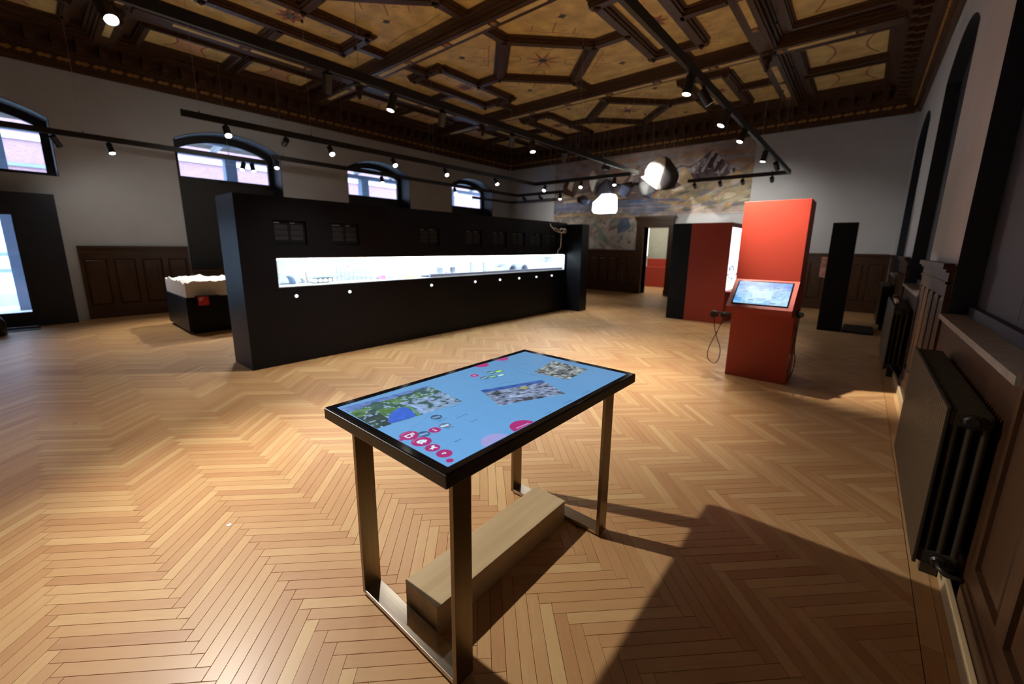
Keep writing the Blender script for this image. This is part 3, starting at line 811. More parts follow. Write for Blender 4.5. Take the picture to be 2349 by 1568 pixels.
            for a, b in (((xa-.04, ya-.04), (xa-.04, yb+.04)), ((xb+.04, ya-.04), (xb+.04, yb+.04))): rib(a, b, .11, M['ceil_wood_y'])
        inner = (-10.02, -9.55) if x0 < -5 else (-1.61, -1.50)
        cbox('frieze_board', M['ceil_wood_y'], inner[0], inner[1], yc-1.74, yc+1.74, 5.262, 5.309)
def beam(along, c, a, b, wtot=.5):
    mb = MB(); mat = M['ceil_wood'] if along == 'X' else M['ceil_wood_y']
    for w_, z0, z1 in ((wtot, 5.235, 5.309), (wtot*.84, 5.19, 5.235), (wtot*.66, 5.13, 5.19), (wtot*.52, 5.10, 5.13)):
        if along == 'X': mb.box(a, b, c-w_/2, c+w_/2, z0, z1)
        else: mb.box(c-w_/2, c+w_/2, a, b, z0, z1)
    o = mb.build('beam', mat, ceil)
    # inlaid ochre strips and rosettes along the soffit
    s_ = .45; t = a + .5
    k = 0
    while t + 1.0 < b - .2:
        mb = MB()
        if along == 'X': mb.box(t, t+.95, c-.05, c+.05, 5.094, 5.101)
        else: mb.box(c-.05, c+.05, t, t+.95, 5.094, 5.101)
        mb.build('inlay', M['ochre'], ceil)
        mb = MB(); p = (t+1.05, c, 5.1) if along == 'X' else (c, t+1.05, 5.1)
        mb.lathe((p[0], p[1], 5.10), [(.025, -.02), (.055, -.012), (.06, 0)], 12); mb.build('rosette', M['gold'], ceil)
        t += 1.15
for y in CB: beam('X', y, XL+.55, XR-.55)
for k, y in enumerate(CB):
    y1 = CB[k+1]-.17 if k+1 < len(CB) else YB-.5
    for x in (BX0, BX1): beam('Y', x, y+.17, y1)
for y in CB[1:]:
    for x in (BX0, BX1):
        mb = MB(); mb.lathe((x, y, 5.10), [(.012, -.30), (.035, -.27), (.05, -.21), (.035, -.17), (.075, -.12), (.085, -.07), (.06, -.04), (.13, -.02), (.14, 0)], 14)
        mb.build('pendant', M['dark_wood'], ceil)

# cornice round the room
def cornice(side, mp, ua, ub, label):
    tn[0] += 1
    t = thing('trim_%d' % tn[0], label, 'cornice', mp((ua+ub)/2, ZC, 0)); t['kind'] = 'structure'
    mb = MB()
    for v, z0, z1 in ((.07, ZC, 4.735), (.105, 4.735, 4.755), (.12, 4.755, 4.86), (.17, 4.86, 4.885), (.24, 4.885, 4.93), (.28, 4.93, 5.12), (.52, 5.12, 5.16), (.60, 5.16, 5.20), (.68, 5.20, 5.26), (.74, 5.26, 5.339)):
        mbox(mb, mp, ua, ub, .001, v, z0, z1)
    mb.build('moulding', M['cornice'], t)
    # brackets under the upper moulding
    bm_ = MB()
    mbox(bm_, mp, -.055, .055, .281, .50, 4.95, 5.119); mbox(bm_, mp, -.04, .04, .281, .42, 4.925, 4.95)
    br = None
    n = int((ub-ua)/.30)
    for k in range(n):
        uc = ua + .2 + k*.30
        if br is None:
            br = bm_.build('bracket', M['cornice'], t); base = br
            off = Vector(mp(uc, 0, 0)) - Vector(mp(0, 0, 0)); br.location = off
        else:
            c = base.copy(); C.objects.link(c); c.parent = t; c.matrix_parent_inverse = base.matrix_parent_inverse.copy(); c.location = Vector(mp(uc, 0, 0)) - Vector(mp(0, 0, 0))
    # gilded leaf chain
    bm_ = MB()
    pts = [(-.10, 4.80), (-.05, 4.845), (.0, 4.825), (.06, 4.85), (.10, 4.81), (.05, 4.775), (-.02, 4.79), (-.06, 4.772)]
    bm_.prism(pts, mp, .121, .145)
    n = int((ub-ua)/.235); base = None
    for k in range(n):
        uc = ua + .15 + k*.235
        if base is None:
            base = bm_.build('gilded_leaf', M['gold'], t); base.location = Vector(mp(uc, 0, 0)) - Vector(mp(0, 0, 0))
        else:
            c = base.copy(); C.objects.link(c); c.parent = t; c.matrix_parent_inverse = base.matrix_parent_inverse.copy(); c.location = Vector(mp(uc, 0, 0)) - Vector(mp(0, 0, 0))
cornice('left', mapL, YF+.05, YB-.10, 'carved dark cornice above the arched windows')
cornice('back', mapB, XL+.10, XR-.10, 'carved dark cornice above the mural wall')
cornice('right', mapR, YF+.05, YB-.10, 'carved dark cornice above the boarded niches')

# ------------------------------------------------------------------ touch table
TX0, TX1, TY0, TY1, TZ = -1.578, -.827, .685, 1.972, .905
t = thing('touch_table', 'large touchscreen table on bronze steel legs', 'table', ((TX0+TX1)/2, (TY0+TY1)/2, 0))
mb = MB(); mb.box(TX0, TX1, TY0, TY1, TZ-.048, TZ-.004, .003); mb.build('housing', M['table_edge'], t)
mb = MB(); mb.box(TX0+.004, TX1-.004, TY0+.004, TY1-.004, TZ-.006, TZ, .0015); mb.build('bezel', M['bezel'], t)
SX0, SX1, SY0, SY1 = -1.535, -.857, .717, 1.926
uim = M['ui']
mb = MB(); mb.curcol = (.155, .42, .78)
nx, ny = 8, 14
zs = TZ + .0004
for i in range(nx):
    for j in range(ny):
        a0 = SX0+(SX1-SX0)*i/nx; a1 = SX0+(SX1-SX0)*(i+1)/nx; b0 = SY0+(SY1-SY0)*j/ny; b1 = SY0+(SY1-SY0)*(j+1)/ny
        fy = 1 - .30*(j/ny); fx = .90+.10*(i/nx)
        mb.curcol = (.150*fy*fx, .415*fy*fx, .80*fy*fx)
        mb.add([(a0,b0,zs),(a1,b0,zs),(a1,b1,zs),(a0,b1,zs)], [(0,1,2,3)])
scr = mb.build('screen', uim, t, recalc=False)
zl = [TZ + .0006]
def decal(name, poly, col, mat=None, sub=None):
    zl[0] += .00003
    pl = clip(poly, SX0, SX1, SY0, SY1)
    if len(pl) < 3: return None
    ar = sum(pl[i-1][0]*pl[i][1]-pl[i][0]*pl[i-1][1] for i in range(len(pl)))
    if ar < 0: pl = pl[::-1]
    b = MB(); b.curcol = col; b.add([(x, y, zl[0]) for x, y in pl], [list(range(len(pl)))])
    return b.build(name, mat or uim, scr, recalc=False)
def circ(x, y, r, n=28): return [(x+r*math.cos(2*math.pi*k/n), y+r*math.sin(2*math.pi*k/n)) for k in range(n)]
random.seed(3)
from mathutils import noise as mnoise
def picture(name, quad, colf, shapes=(), GX=46, GY=26):
    """a photograph shown on the screen, drawn as a fine grid of coloured cells plus a few larger shapes"""
    A, B, Cc, Dd = [Vector(q) for q in quad]
    P = lambda s, q: (A*(1-s)*(1-q) + B*s*(1-q) + Cc*s*q + Dd*(1-s)*q)
    zl[0] += .00005
    b = MB()
    for i in range(GX):
        for j in range(GY):
            b.curcol = tuple(max(.004, c) for c in colf((i+.5)/GX, (j+.5)/GY))
            q = [P(i/GX, j/GY), P((i+1)/GX, j/GY), P((i+1)/GX, (j+1)/GY), P(i/GX, (j+1)/GY)]
            b.add([(v.x, v.y, zl[0]) for v in q], [(0,1,2,3)])
    for sh, c in shapes:
        zl[0] += .00001; b.curcol = c; b.add([(P(s, q).x, P(s, q).y, zl[0]) for s, q in sh], [list(range(len(sh)))])
    return b.build(name, M['picture'], scr, recalc=False)
fr = lambda x, y, z=0.0: mnoise.fractal(Vector((x, y, z)), 1.0, 2.0, 4)
def pic_valley(s, q):
    n, f = fr(s*5, q*4), fr(s*11, q*9, 3)
    if q < .20 + .10*n - .12*s: return (.09+.10*f, .19+.10*f, .52+.12*f)
    if s > .48 and q > .40 + .1*n:
        v = .34 + .26*f
        return (.62*v, .95*v, 1.5*v) if f > -.25 else (.03, .10, .10)
    if abs(n) < .07: return (.24, .36, .55)
    if q > .5 and s < .2: return (.015+.03*f, .05+.05*f, .05)
    return (.07+.07*f, .19+.12*f, .06+.06*f) if n > -.15 else (.03+.04*f, .10+.07*f, .10+.08*f)
def pic_dig(s, q):
    n, f = fr(s*4, q*4, 7), fr(s*9, q*11, 9)
    if q < .15: return (.03+.03*f, .10+.05*f, .38+.1*f)
    v = .30 + .42*f + .20*n
    v = max(.04, v)
    return (.62*v, .82*v, 1.28*v)
def pic_rubble(s, q):
    n, f = fr(s*4, q*4, 13), fr(s*11, q*11, 15)
    v = max(.03, .22 + .38*f + .25*n)
    return (.85*v, .98*v, 1.02*v)
picture('lake_valley_picture', [(-1.517, .724), (-1.472, 1.125), (-1.203, 1.10), (-1.243, .718)], pic_valley,
        [([(.20,.80), (.27,.66), (.38,.58), (.45,.56), (.475,.66), (.46,.80), (.42,.99), (.16,.99), (.15,.90)], (.025,.125,.66)), ([(.46,.53), (.50,.54), (.515,.62), (.51,.75), (.475,.99), (.435,.99), (.475,.78), (.485,.66)], (.10,.28,.17)),
         ([(.52,.56), (.55,.55), (.57,.7), (.55,.99), (.50,.99), (.53,.75)], (.30,.47,.85))])
picture('excavation_picture', [(-1.248, 1.245), (-1.128, 1.551), (-.934, 1.471), (-1.06, 1.168)], pic_dig,
        [([(.52,.25), (.62,.22), (.66,.32), (.58,.38)], (.34,.36,.10)), ([(.07,.35), (.20,.28), (.24,.40), (.12,.46)], (.03,.05,.06)), ([(.36,.90), (.50,.80), (.54,.86), (.48,.99), (.38,.99)], (.04,.05,.08))], 40, 24)
picture('rubble_picture', [(-1.285, 1.877), (-1.049, 1.859), (-1.032, 1.64), (-1.234, 1.624)], pic_rubble, (), 30, 30)
MG = (.42, .022, .19); WH = (.75, .88, 1.0)
def button_icon(x, y, r, icon=None):
    decal('magenta_button', circ(x, y, r), MG)
    T = lambda pts: [(x + q*r, y + p*r) for p, q in pts]          # icon drawn with p along +Y, q along +X (towards the reader)
    if icon == 'cup':
        decal('icon', T([(-.50,-.30), (.30,-.30), (.30,.10), (.20,.45), (-.40,.45), (-.50,.1)]), WH); decal('icon', T([(-.34,-.12), (.16,-.12), (.10,.30), (-.28,.30)]), MG)
        decal('icon', T([(.30,-.22), (.62,-.30), (.62,.10), (.42,.22), (.30,.05)]), WH); decal('icon', T([(.34,-.08), (.50,-.12), (.48,.02), (.36,.06)]), MG)
    if icon == 'pig':
        decal('icon', T([(-.5,-.05), (-.35,-.35), (.1,-.40), (.35,-.25), (.58,.05), (.45,.30), (.30,.28), (.25,.48), (.10,.48), (.08,.34), (-.15,.34), (-.18,.48), (-.32,.48), (-.35,.25)]), WH); decal('icon', circ(x-.1*r, y-.02*r, .09*r, 10), (.25,.35,.6))
    if icon == 'dog':
        decal('icon', T([(-.62,.0), (-.40,-.05), (-.05,-.12), (.15,-.48), (.50,-.50), (.60,-.28), (.38,-.15), (.40,.20), (.48,.50), (.30,.50), (.22,.28), (-.10,.25), (-.20,.42), (-.35,.42), (-.34,.15)]), WH)
    if icon == 'i':
        decal('icon', circ(x-.38*r, y-.02*r, .13*r, 10), WH); decal('icon', T([(-.20,-.10), (.10,-.10), (.10,.32), (.22,.32), (.22,.46), (-.22,.46), (-.22,.32), (-.10,.32), (-.10,.04), (-.20,.04)]), WH)
    if icon == 's':
        decal('icon', T([(-.24,-.24), (-.02,-.30), (-.02,.02), (-.24,.06)]), WH); decal('icon', T([(.04,-.20), (.26,-.26), (.26,.16), (.04,.20)]), WH)
    if icon in ('cup', 'pig'):
        for k in range(9):
            a = math.pi + (-.9+1.8*k/8)
            decal('icon', circ(x + .78*r*math.cos(a), y + .78*r*math.sin(a), .055*r, 6), (.75, .45, .68))
for x, y, r, ic in ((-1.112, .763, .034, 'cup'), (-1.044, .763, .034, 'pig'), (-.982, .760, .025, 'dog'), (-.925, .761, .026, 's'), (-1.079, .847, .022, 'i'), (-.879, .744, .012, None), (-1.104, .723, .008, None), (-1.42, 1.375, .022, 'i'), (-.857, 1.082, .056, None), (-1.530, 1.53, .045, None), (-1.535, 1.70, .045, None)):
    button_icon(x, y, r, ic)
decal('pale_disc', circ(-.852, .932, .058), (.36, .36, .74))
for k in range(11):
    decal('caption', [(-.874+.0006*k, 1.050+.006*k), (-.866+.0006*k, 1.050+.006*k), (-.866+.0006*k, 1.0545+.006*k), (-.874+.0006*k, 1.0545+.006*k)], (.62, .35, .6))
for i, (x, y, r) in enumerate(((-1.161, .921, .022), (-1.079, .894, .022), (-1.081, .801, .022), (-1.391, 1.467, .022), (-1.376, 1.512, .022), (-1.354, 1.379, .022), (-1.34, 1.425, .022), (-1.325, 1.469, .022))):
    c = [(.03,.08,.16), (.14,.20,.32), (.04,.10,.22), (.05,.13,.14), (.12,.26,.05), (.06,.12,.18), (.08,.18,.12), (.14,.26,.36)][i]
    decal('round_picture', circ(x, y, r), c, M['picture'])
    decal('round_picture', [(x-.010, y-.016), (x+.004, y-.018), (x+.012, y+.012), (x-.004, y+.016)], tuple(min(1, q*3.2+.08) for q in c), M['picture'])
def textline(a, b, h=.006, col=(.07, .16, .30)):
    a = Vector(a); b = Vector(b); d = b-a; L = d.length; d.normalize(); n_ = Vector((-d.y, d.x))*h/2; t_ = 0
    bb = MB(); zl[0] += .00002; bb.curcol = col
    while t_ < L:
        w_ = min(random.uniform(.006, .018), L-t_)
        p, q = a+d*t_, a+d*(t_+w_)
        bb.add([((p-n_).x, (p-n_).y, zl[0]), ((q-n_).x, (q-n_).y, zl[0]), ((q+n_).x, (q+n_).y, zl[0]), ((p+n_).x, (p+n_).y, zl[0])], [(0,1,2,3)]); t_ += w_ + .004
    bb.build('caption', uim, scr, recalc=False)
for a, b in (((-1.095,.963),(-1.094,1.022)), ((-1.03,.976),(-1.029,1.011)), ((-.957,.831),(-.956,.866)), ((-1.051,.877),(-1.048,.914)), ((-1.126,.901),(-1.125,.942)), ((-1.191,1.022),(-1.187,1.057)), ((-1.384,1.622),(-1.261,1.628)), ((-1.306,1.566),(-1.167,1.583)), ((-.873,1.361),(-.868,1.425)), ((-.867,1.219),(-.865,1.257)), ((-1.242,1.358),(-1.195,1.461)), ((-.872,1.51),(-.868,1.578)), ((-1.061,.879),(-1.058,.905)), ((-1.41,1.70),(-1.34,1.705))):
    textline(a, b, .0045, (.06, .17, .33))
for k in range(16):
    a = Vector((-1.117, .729)).lerp(Vector((-1.193, .917)), k/15.0); decal('dotted_link', circ(a.x, a.y, .0022, 6), (.06, .20, .45))
textline((-1.526, .74), (-1.515, .98), .004, (.07, .19, .36))
# legs: two flat-bar frames
for ya, yb in ((.765, .845), (1.790, 1.870)):
    for xa, xb in ((-1.522, -1.502), (-.912, -.892)):
        MB().box(xa, xb, ya, yb, .012, TZ-.048, .0015).build('leg', M['steel'], t)
    MB().box(-1.5015, -.9125, ya, yb, .012, .032, .0015).build('foot_bar', M['steel_foot'], t)
    MB().box(-1.50, -.914, ya, yb, TZ-.068, TZ-.0485).build('top_bar', M['steel'], t)
    for xa in (-1.515, -.925):
        MB().cyl((xa, (ya+yb)/2, 0), (xa, (ya+yb)/2, .0122), .020, n=14).build('foot_pad', M['rubber'], t)
tag(MB().cyl((-2.51, .515, .0), (-2.51, .515, .0015), .012, n=10).build('paper_scrap', M['white']), 'tiny white scrap lying on the parquet', 'scrap')
# wooden step below
st = thing('step_box', 'long pale wooden step box under the touch table', 'step', (-1.215, 1.315, 0))
MB().box(-1.32, -1.11, .856, 1.782, .0, .128, .0012).build('box', M['birch'], st)
MB().box(-1.3215, -1.1085, .8545, 1.7835, .128, .1305, .0008).build('top_sheet', M['birch'], st)

# ------------------------------------------------------------------ black display wall
EXF, EXB, EY0, EY1, EZ = -5.57, -6.22, 1.60, 8.55, 2.115
SLY0, SLY1, SLZ0, SLZ1 = 1.99, 8.50, 1.00, 1.375
dw = thing('display_wall', 'long black display wall with a lit glass slot', 'display wall', (-5.9, 5.2, 0))
pans = [(1.99, 2.39), (2.72, 3.12), (4.19, 4.59), (5.22, 5.62), (5.93, 6.33), (6.52, 6.92), (7.13, 7.53), (7.73, 8.13)]
mb = MB()
mb.box(EXB, EXF, EY0, EY1, 0.0, SLZ0)
mb.box(EXB, EXF, EY0, SLY0, SLZ0, SLZ1); mb.box(EXB, EXF, SLY1, EY1, SLZ0, SLZ1)
mb.box(EXB, EXB+.05, SLY0, SLY1, SLZ0, SLZ1)
mb.box(EXB, EXF-.035, EY0, EY1, SLZ1, EZ)
mb.box(EXF-.035, EXF, EY0, EY1, SLZ1, 1.54); mb.box(EXF-.035, EXF, EY0, EY1, 1.835, EZ)
y = EY0
for a, b in pans:
    mb.box(EXF-.035, EXF, y, a, 1.54, 1.835); y = b
mb.box(EXF-.035, EXF, y, EY1, 1.54, 1.835)
mb.build('body', M['black'], dw)
mb = MB(); mb.box(EXB, -5.15, EY1+.001, 8.885, 0, 2.085, .003); mb.build('end_block', M['black'], dw)
# slot lining, led strip, glass
mb = MB()
mb.box(EXB+.051, EXB+.06, SLY0+.002, SLY1-.002, SLZ0+.002, SLZ1-.002); mb.box(EXB+.06, EXF-.012, SLY0+.001, SLY1-.001, SLZ0+.001, SLZ0+.012)
mb.box(EXB+.06, EXF-.012, SLY0+.001, SLY0+.012, SLZ0+.012, SLZ1-.002); mb.box(EXB+.06, EXF-.012, SLY1-.012, SLY1-.001, SLZ0+.012, SLZ1-.002)
mb.box(EXB+.06, EXF-.012, SLY0+.012, SLY1-.012, SLZ1-.012, SLZ1-.001)
mb.build('slot_lining', M['white'], dw)
MB().box(EXF-.12, EXF-.03, SLY0+.05, SLY1-.05, SLZ1-.035, SLZ1-.014).build('led_strip', M['led'], dw)
MB().box(EXF-.011, EXF-.006, SLY0+.001, SLY1-.001, SLZ0+.001, SLZ1-.001).build('glass', M['case_glass'], dw)
by = [2.19, 2.92, 4.39, 5.43, 6.13, 6.74, 7.35, 7.95]
for yb in by:
    MB().cyl((EXF+.001, yb, .882), (EXF+.016, yb, .882), .021, .017, 18).build('push_button', M['button'], dw)
random.seed(8)
for a, b in pans:
    tp = MB().box(EXF-.034, EXF-.028, a+.004, b-.004, 1.544, 1.831).build('text_panel', M['black'], dw)
    for ca, cb in ((a+.025, a+.185), (a+.215, b-.025)):
        mb = MB(); mb.box(EXF-.0279, EXF-.0274, ca, ca+random.uniform(.05, .11), 1.800, 1.811); mb.build('heading', M['text_white'], tp)
        mb = MB(); z = 1.782
        para = 0
        while z > 1.60:
            mb.box(EXF-.0279, EXF-.0275, ca, cb-random.uniform(0, .02), z-.0045, z); z -= .0085; para += 1
            if para % 7 == 0: z -= .010
        mb.build('paragraph', M['text_grey'], tp)
# wire-line drawing rising from the slot end (thin white tubing)
wd = MB()
path = [(8.15, 1.378), (8.15, 1.46), (8.22, 1.50), (8.27, 1.55), (8.275, 1.72), (8.28, 1.88)]
wd.tube([(EXF+.015, y, z) for y, z in path], .007)
random.seed(21)
loop = []
for k in range(40):
    a = 2*math.pi*k/39*3
    loop.append((EXF+.02+.05*math.sin(a*1.7), 8.30+.12*math.cos(a)*(1-.15*math.sin(3*a)), 1.925+.045*math.sin(a*1.3)+.02*math.sin(4*a)))
wd.tube([(EXF+.015, 8.28, 1.88)] + loop, .006, 6)
wd.tube([(EXF+.02, 8.22, 1.95), (EXF+.02, 8.10, 1.94), (EXF+.02, 8.02, 1.985), (EXF+.02, 7.95, 1.96), (EXF+.02, 7.90, 2.00), (EXF+.02, 7.86, 1.99), (EXF+.02, 7.80, 2.07)], .006, 6)
wd.tube([(EXF+.02, 8.20, 1.90), (EXF+.02, 8.06, 1.905), (EXF+.02, 7.98, 1.935), (EXF+.02, 7.90, 1.975)], .006, 6)
wt_ = wd.build('wire_drawing', M['white'], dw); wt_['label'] = 'thin white wire line climbing from the slot end'

# small scale models inside the lit slot
SLX0, SLX1, SB = EXB+.065, EXF-.03, SLZ0+.0125
tint = lambda n, c: simple(n, c, .5, noise=.15, scale=20)
m_blue = tint('model_pale_blue', (.50, .62, .85)); m_grey = tint('model_grey', (.35, .37, .45)); m_white = tint('model_white', (.85, .87, .9)); m_pink = tint('model_pink', (.85, .30, .55)); m_green = tint('model_green', (.55, .70, .25)); m_brown = tint('model_brown', (.45, .32, .28)); m_dk = tint('model_dark', (.06, .07, .10))
def arch_model(y0, y1, r, x0, x1, name, label, m_):
    o = MB(); yc = (y0+y1)/2; n = 14
    for k in range(n):
        a, b = math.pi*k/n, math.pi*(k+1)/n
        q = lambda an, rr: (yc+rr*math.cos(an), SB+.02+rr*math.sin(an))
        o.prism([q(a, r), q(b, r), q(b, r*.82), q(a, r*.82)], lambda u, z, v: (v, u, z), x0, x1)
    o.box(x0, x1, yc-r, yc-r*.82, SB, SB+.02); o.box(x0, x1, yc+r*.82, yc+r, SB, SB+.02)
    return tag(o.build(name, m_), label, 'scale model')
def lattice_model(y0, y1, h, name, label, m_, nb=6):
    e = thing(name, label, 'scale model', ((SLX0+SLX1)/2, (y0+y1)/2, SB))
    o = MB()
    for k in range(nb+1):
        y = y0+(y1-y0)*k/nb; o.box(-5.80, -5.79, y-.005, y+.005, SB, SB+h); o.box(-5.92, -5.91, y-.005, y+.005, SB, SB+h)
    o.build('posts', m_, e)
    o = MB()
    for z in (.3, .65, 1.0): o.box(-5.802, -5.788, y0, y1, SB+h*z-.008, SB+h*z); o.box(-5.922, -5.908, y0, y1, SB+h*z-.008, SB+h*z)
    o.build('beams', m_, e)
    o = MB(); o.box(-5.90, -5.81, y0, y1, SB, SB+h*.28); o.build('base_block', m_white, e)
    return e
arch_model(2.05, 2.30, .125, -6.0, -5.75, 'tunnel_ring_model', 'pale tunnel lining ring at the near end of the slot', m_blue)
arch_model(2.31, 2.45, .07, -6.0, -5.85, 'tunnel_ring_model', 'smaller pale tunnel ring beside the drum row in the slot', m_white)
e = thing('drum_row_model', 'row of white rollers under a blue deck in the slot', 'scale model', (-5.8, 2.62, SB))
MB().box(-5.92, -5.70, 2.48, 2.82, SB+.085, SB+.11).build('deck', m_blue, e)
for k in range(5): MB().cyl((-5.90, 2.51+k*.068, SB+.042), (-5.70, 2.51+k*.068, SB+.042), .028, n=14).build('roller', m_white, e)
MB().box(-5.92, -5.89, 2.47, 2.48, SB, SB+.15).build('post', m_brown, e)
lattice_model(2.92, 3.38, .20, 'lattice_frame_model', 'grey lattice frame with pink block in the lit slot', m_grey, 7)
tag(MB().box(-5.86, -5.80, 3.05, 3.14, SB+.20, SB+.23, .004).build('pink_block_model', m_pink), 'small pink block on the lattice frame in the slot', 'scale model')
lattice_model(3.46, 3.84, .16, 'lattice_frame_model', 'grey lattice frame beside the green patch in the slot', m_blue, 6)
tag(MB().box(-5.78, -5.70, 3.52, 3.60, SB, SB+.07, .004).build('pink_block_model', m_pink), 'magenta block in front of the second lattice frame', 'scale model')
tag(MB().box(-5.85, -5.70, 4.00, 4.16, SB, SB+.03, .006).build('green_patch_model', m_green), 'low green patch model in the lit slot', 'scale model')
tag(MB().box(-5.80, -5.66, 4.35, 4.75, SB, SB+.025, .003).build('dark_slab_model', m_dk), 'dark flat slab lying in the middle of the slot', 'scale model')
e = thing('trestle_model', 'white trestle table model in the middle of the slot', 'scale model', (-5.85, 5.0, SB))
MB().box(-5.95, -5.78, 4.80, 5.16, SB+.15, SB+.165).build('deck', m_white, e)
for yy in (4.82, 5.13):
    MB().box(-5.94, -5.79, yy, yy+.012, SB, SB+.15).build('leg', m_grey, e)
tag(MB().box(-5.86, -5.80, 4.93, 5.03, SB, SB+.06, .004).build('violet_block_model', tint('model_violet', (.40,.35,.60))), 'violet block below the trestle model in the slot', 'scale model')
for k, yy in enumerate((5.62, 5.98)):
    tag(MB().box(-5.92, -5.86, yy, yy+.05, SB, SB+.22, .004).build('tower_model', m_grey), ['slim grey tower model nearer the trestle in the slot', 'slim grey tower model nearer the far tunnel rings in the slot'][k], 'scale model')
tag(MB().box(-5.88, -5.72, 6.15, 6.40, SB, SB+.09, .008).build('green_block_model', tint('model_lime', (.75,.85,.45))), 'pale green block model before the far tunnel rings', 'scale model')
for k, yy in enumerate((6.55, 6.95)):
    arch_model(yy, yy+.27, .135, -6.05, -5.70, 'tunnel_ring_model', ['grey tunnel ring beside the pale green block', 'grey tunnel ring beside the long white hall model'][k], m_grey)
tag(MB().box(-5.95, -5.72, 7.40, 8.30, SB, SB+.15, .012).build('hall_model', m_white), 'long white hall model at the far end of the slot', 'scale model')
tag(MB().box(-5.645, -5.605, 4.40, 8.45, SB, SB+.05, .003).build('ledge_model', tint('model_ledge', (.30,.30,.42))), 'long grey ledge running along the front of the slot', 'ledge')

# ------------------------------------------------------------------ relief model on its black plinth
mp1 = thing('plinth', 'black square plinth carrying the white relief model', 'plinth', (-9.35, 2.35, 0))
MB().box(-10.13, -8.60, 1.61, 3.15, .05, .63, .004).build('body', M['black'], mp1)
MB().box(-10.08, -8.65, 1.66, 3.10, 0, .05).build('base', M['black'], mp1)
random.seed(4)
rel = MB(); n = 34; hx = lambda i: -10.11 + 1.49*i/n; hy = lambda j: 1.63 + 1.50*j/n
from mathutils import noise as mnoise
def hh(i, j):
    x, y = hx(i), hy(j); v = mnoise.ridged_multi_fractal(Vector((x*1.9, y*1.9, 3.1)), .9, 2.1, 5, .9, 2.0)
    q = mnoise.fractal(Vector((x*7, y*7, 1.3)), 1.0, 2.0, 4)
    return .835 + min(.17, max(0, .05*v + .045*q))
vs = [(hx(i), hy(j), hh(i, j)) for i in range(n+1) for j in range(n+1)]
fs = [(i*(n+1)+j, (i+1)*(n+1)+j, (i+1)*(n+1)+j+1, i*(n+1)+j+1) for i in range(n) for j in range(n)]
rel.add(vs, fs, True)
def skirt(idx):
    a = [vs[k] for k in idx]; b = [(p[0], p[1], .631) for p in a]; L_ = len(a)
    rel.add(a+b, [(k, k+1, L_+k+1, L_+k) for k in range(L_-1)])
skirt([i*(n+1) for i in range(n+1)]); skirt([i*(n+1)+n for i in range(n+1)]); skirt(list(range(n+1))); skirt([n*(n+1)+j for j in range(n+1)])
tag(rel.build('mountain_relief', M['snow']), 'white three dimensional mountain relief on the black plinth', 'relief model')
sg = thing('label_holder', 'black label box with red sign on the plinth side', 'sign', (-8.5, 1.95, .50))
MB().box(-8.598, -8.45, 1.74, 2.06, .50, .66, .004).build('box', M['black'], sg)
MB().box(-8.4495, -8.444, 1.745, 1.895, .505, .655).build('red_face', M['red_sign'], sg)
mb = MB(); mb.box(-8.4438, -8.443, 1.76, 1.83, .625, .635); mb.box(-8.4438, -8.443, 1.76, 1.81, .605, .612); mb.box(-8.4438, -8.443, 1.76, 1.80, .590, .597); mb.build('print', M['white'], sg)

# ------------------------------------------------------------------ red kiosk with tilted screen
KX0, KX1, KY0, KY1, KZ = -1.14, -.495, 5.50, 6.0, 2.09
k1 = thing('kiosk', 'tall red kiosk with tilted blue map screen', 'kiosk', (-.82, 5.75, 0))
mb = MB(); mb.box(KX0, KX1, KY0, KY1, 0, KZ, .004); mb.build('body', M['red'], k1)
mb = MB()
pr = [(5.16, .905), (5.16, .835), (5.499, .80), (5.499, 1.20)]
mb.prism(pr, lambda y, z, x: (x, y, z), KX0, KX1); mb.build('desk', M['red'], k1)
# local frame of the tilted face
A = Vector((KX0, 5.16, .905)); ex = Vector((1, 0, 0)); ey = Vector((0, 5.499-5.16, 1.20-.905)); Lk = ey.length; ey.normalize(); nk = ex.cross(ey).normalized()
Wk = KX1-KX0
def onface(u, v, h=0): return tuple(A + ex*u + ey*v + nk*h)
def fbox(mb, u0_, u1_, v0, v1, h0, h1):
    mb.hexa([onface(u0_,v0,h0), onface(u1_,v0,h0), onface(u1_,v1,h0), onface(u0_,v1,h0), onface(u0_,v0,h1), onface(u1_,v0,h1), onface(u1_,v1,h1), onface(u0_,v1,h1)])
mb = MB(); fbox(mb, .045, Wk-.045, .045, Lk-.03, .0005, .006); mb.build('bezel', M['bezel'], k1)
kb = MB(); random.seed(12); G = 14
us = lambda i: .058+(Wk-.116)*i/G; vs_ = lambda j: .058+(Lk-.101)*j/9
for i in range(G):
    for j in range(9):
        s = mnoise.noise(Vector((i*.33, j*.45, 1.7))); q = j/9
        c = (.25+.30*s, .60+.30*s-.12*q, .98) if q < .7 else (.08+.1*s, .30+.2*s, .85)
        kb.curcol = tuple(max(.02, v) for v in c)
        kb.add([onface(us(i), vs_(j), .0064), onface(us(i+1), vs_(j), .0064), onface(us(i+1), vs_(j+1), .0064), onface(us(i), vs_(j+1), .0064)], [(0,1,2,3)])
for k in range(60):
    u, v = random.uniform(.06, Wk-.14), random.uniform(.06, Lk-.11); w_, h_ = random.uniform(.02, .08), random.uniform(.008, .03)
    kb.curcol = random.choice([(.34,.70,1.0), (.12,.36,.80), (.42,.78,1.0), (.07,.24,.58), (.27,.6,.95)])
    h = .0066+k*1e-6
    kb.add([onface(u, v, h), onface(u+w_, v+random.uniform(-.01,.01), h), onface(u+w_*.8, v+h_, h), onface(u+.005, v+h_*.7, h)], [(0,1,2,3)])
kb.curcol = (.42, .78, .98); h = .0070
kb.add([onface(.23, .15, h), onface(.42, .15, h), onface(.42, .27, h), onface(.23, .27, h)], [(0,1,2,3)])
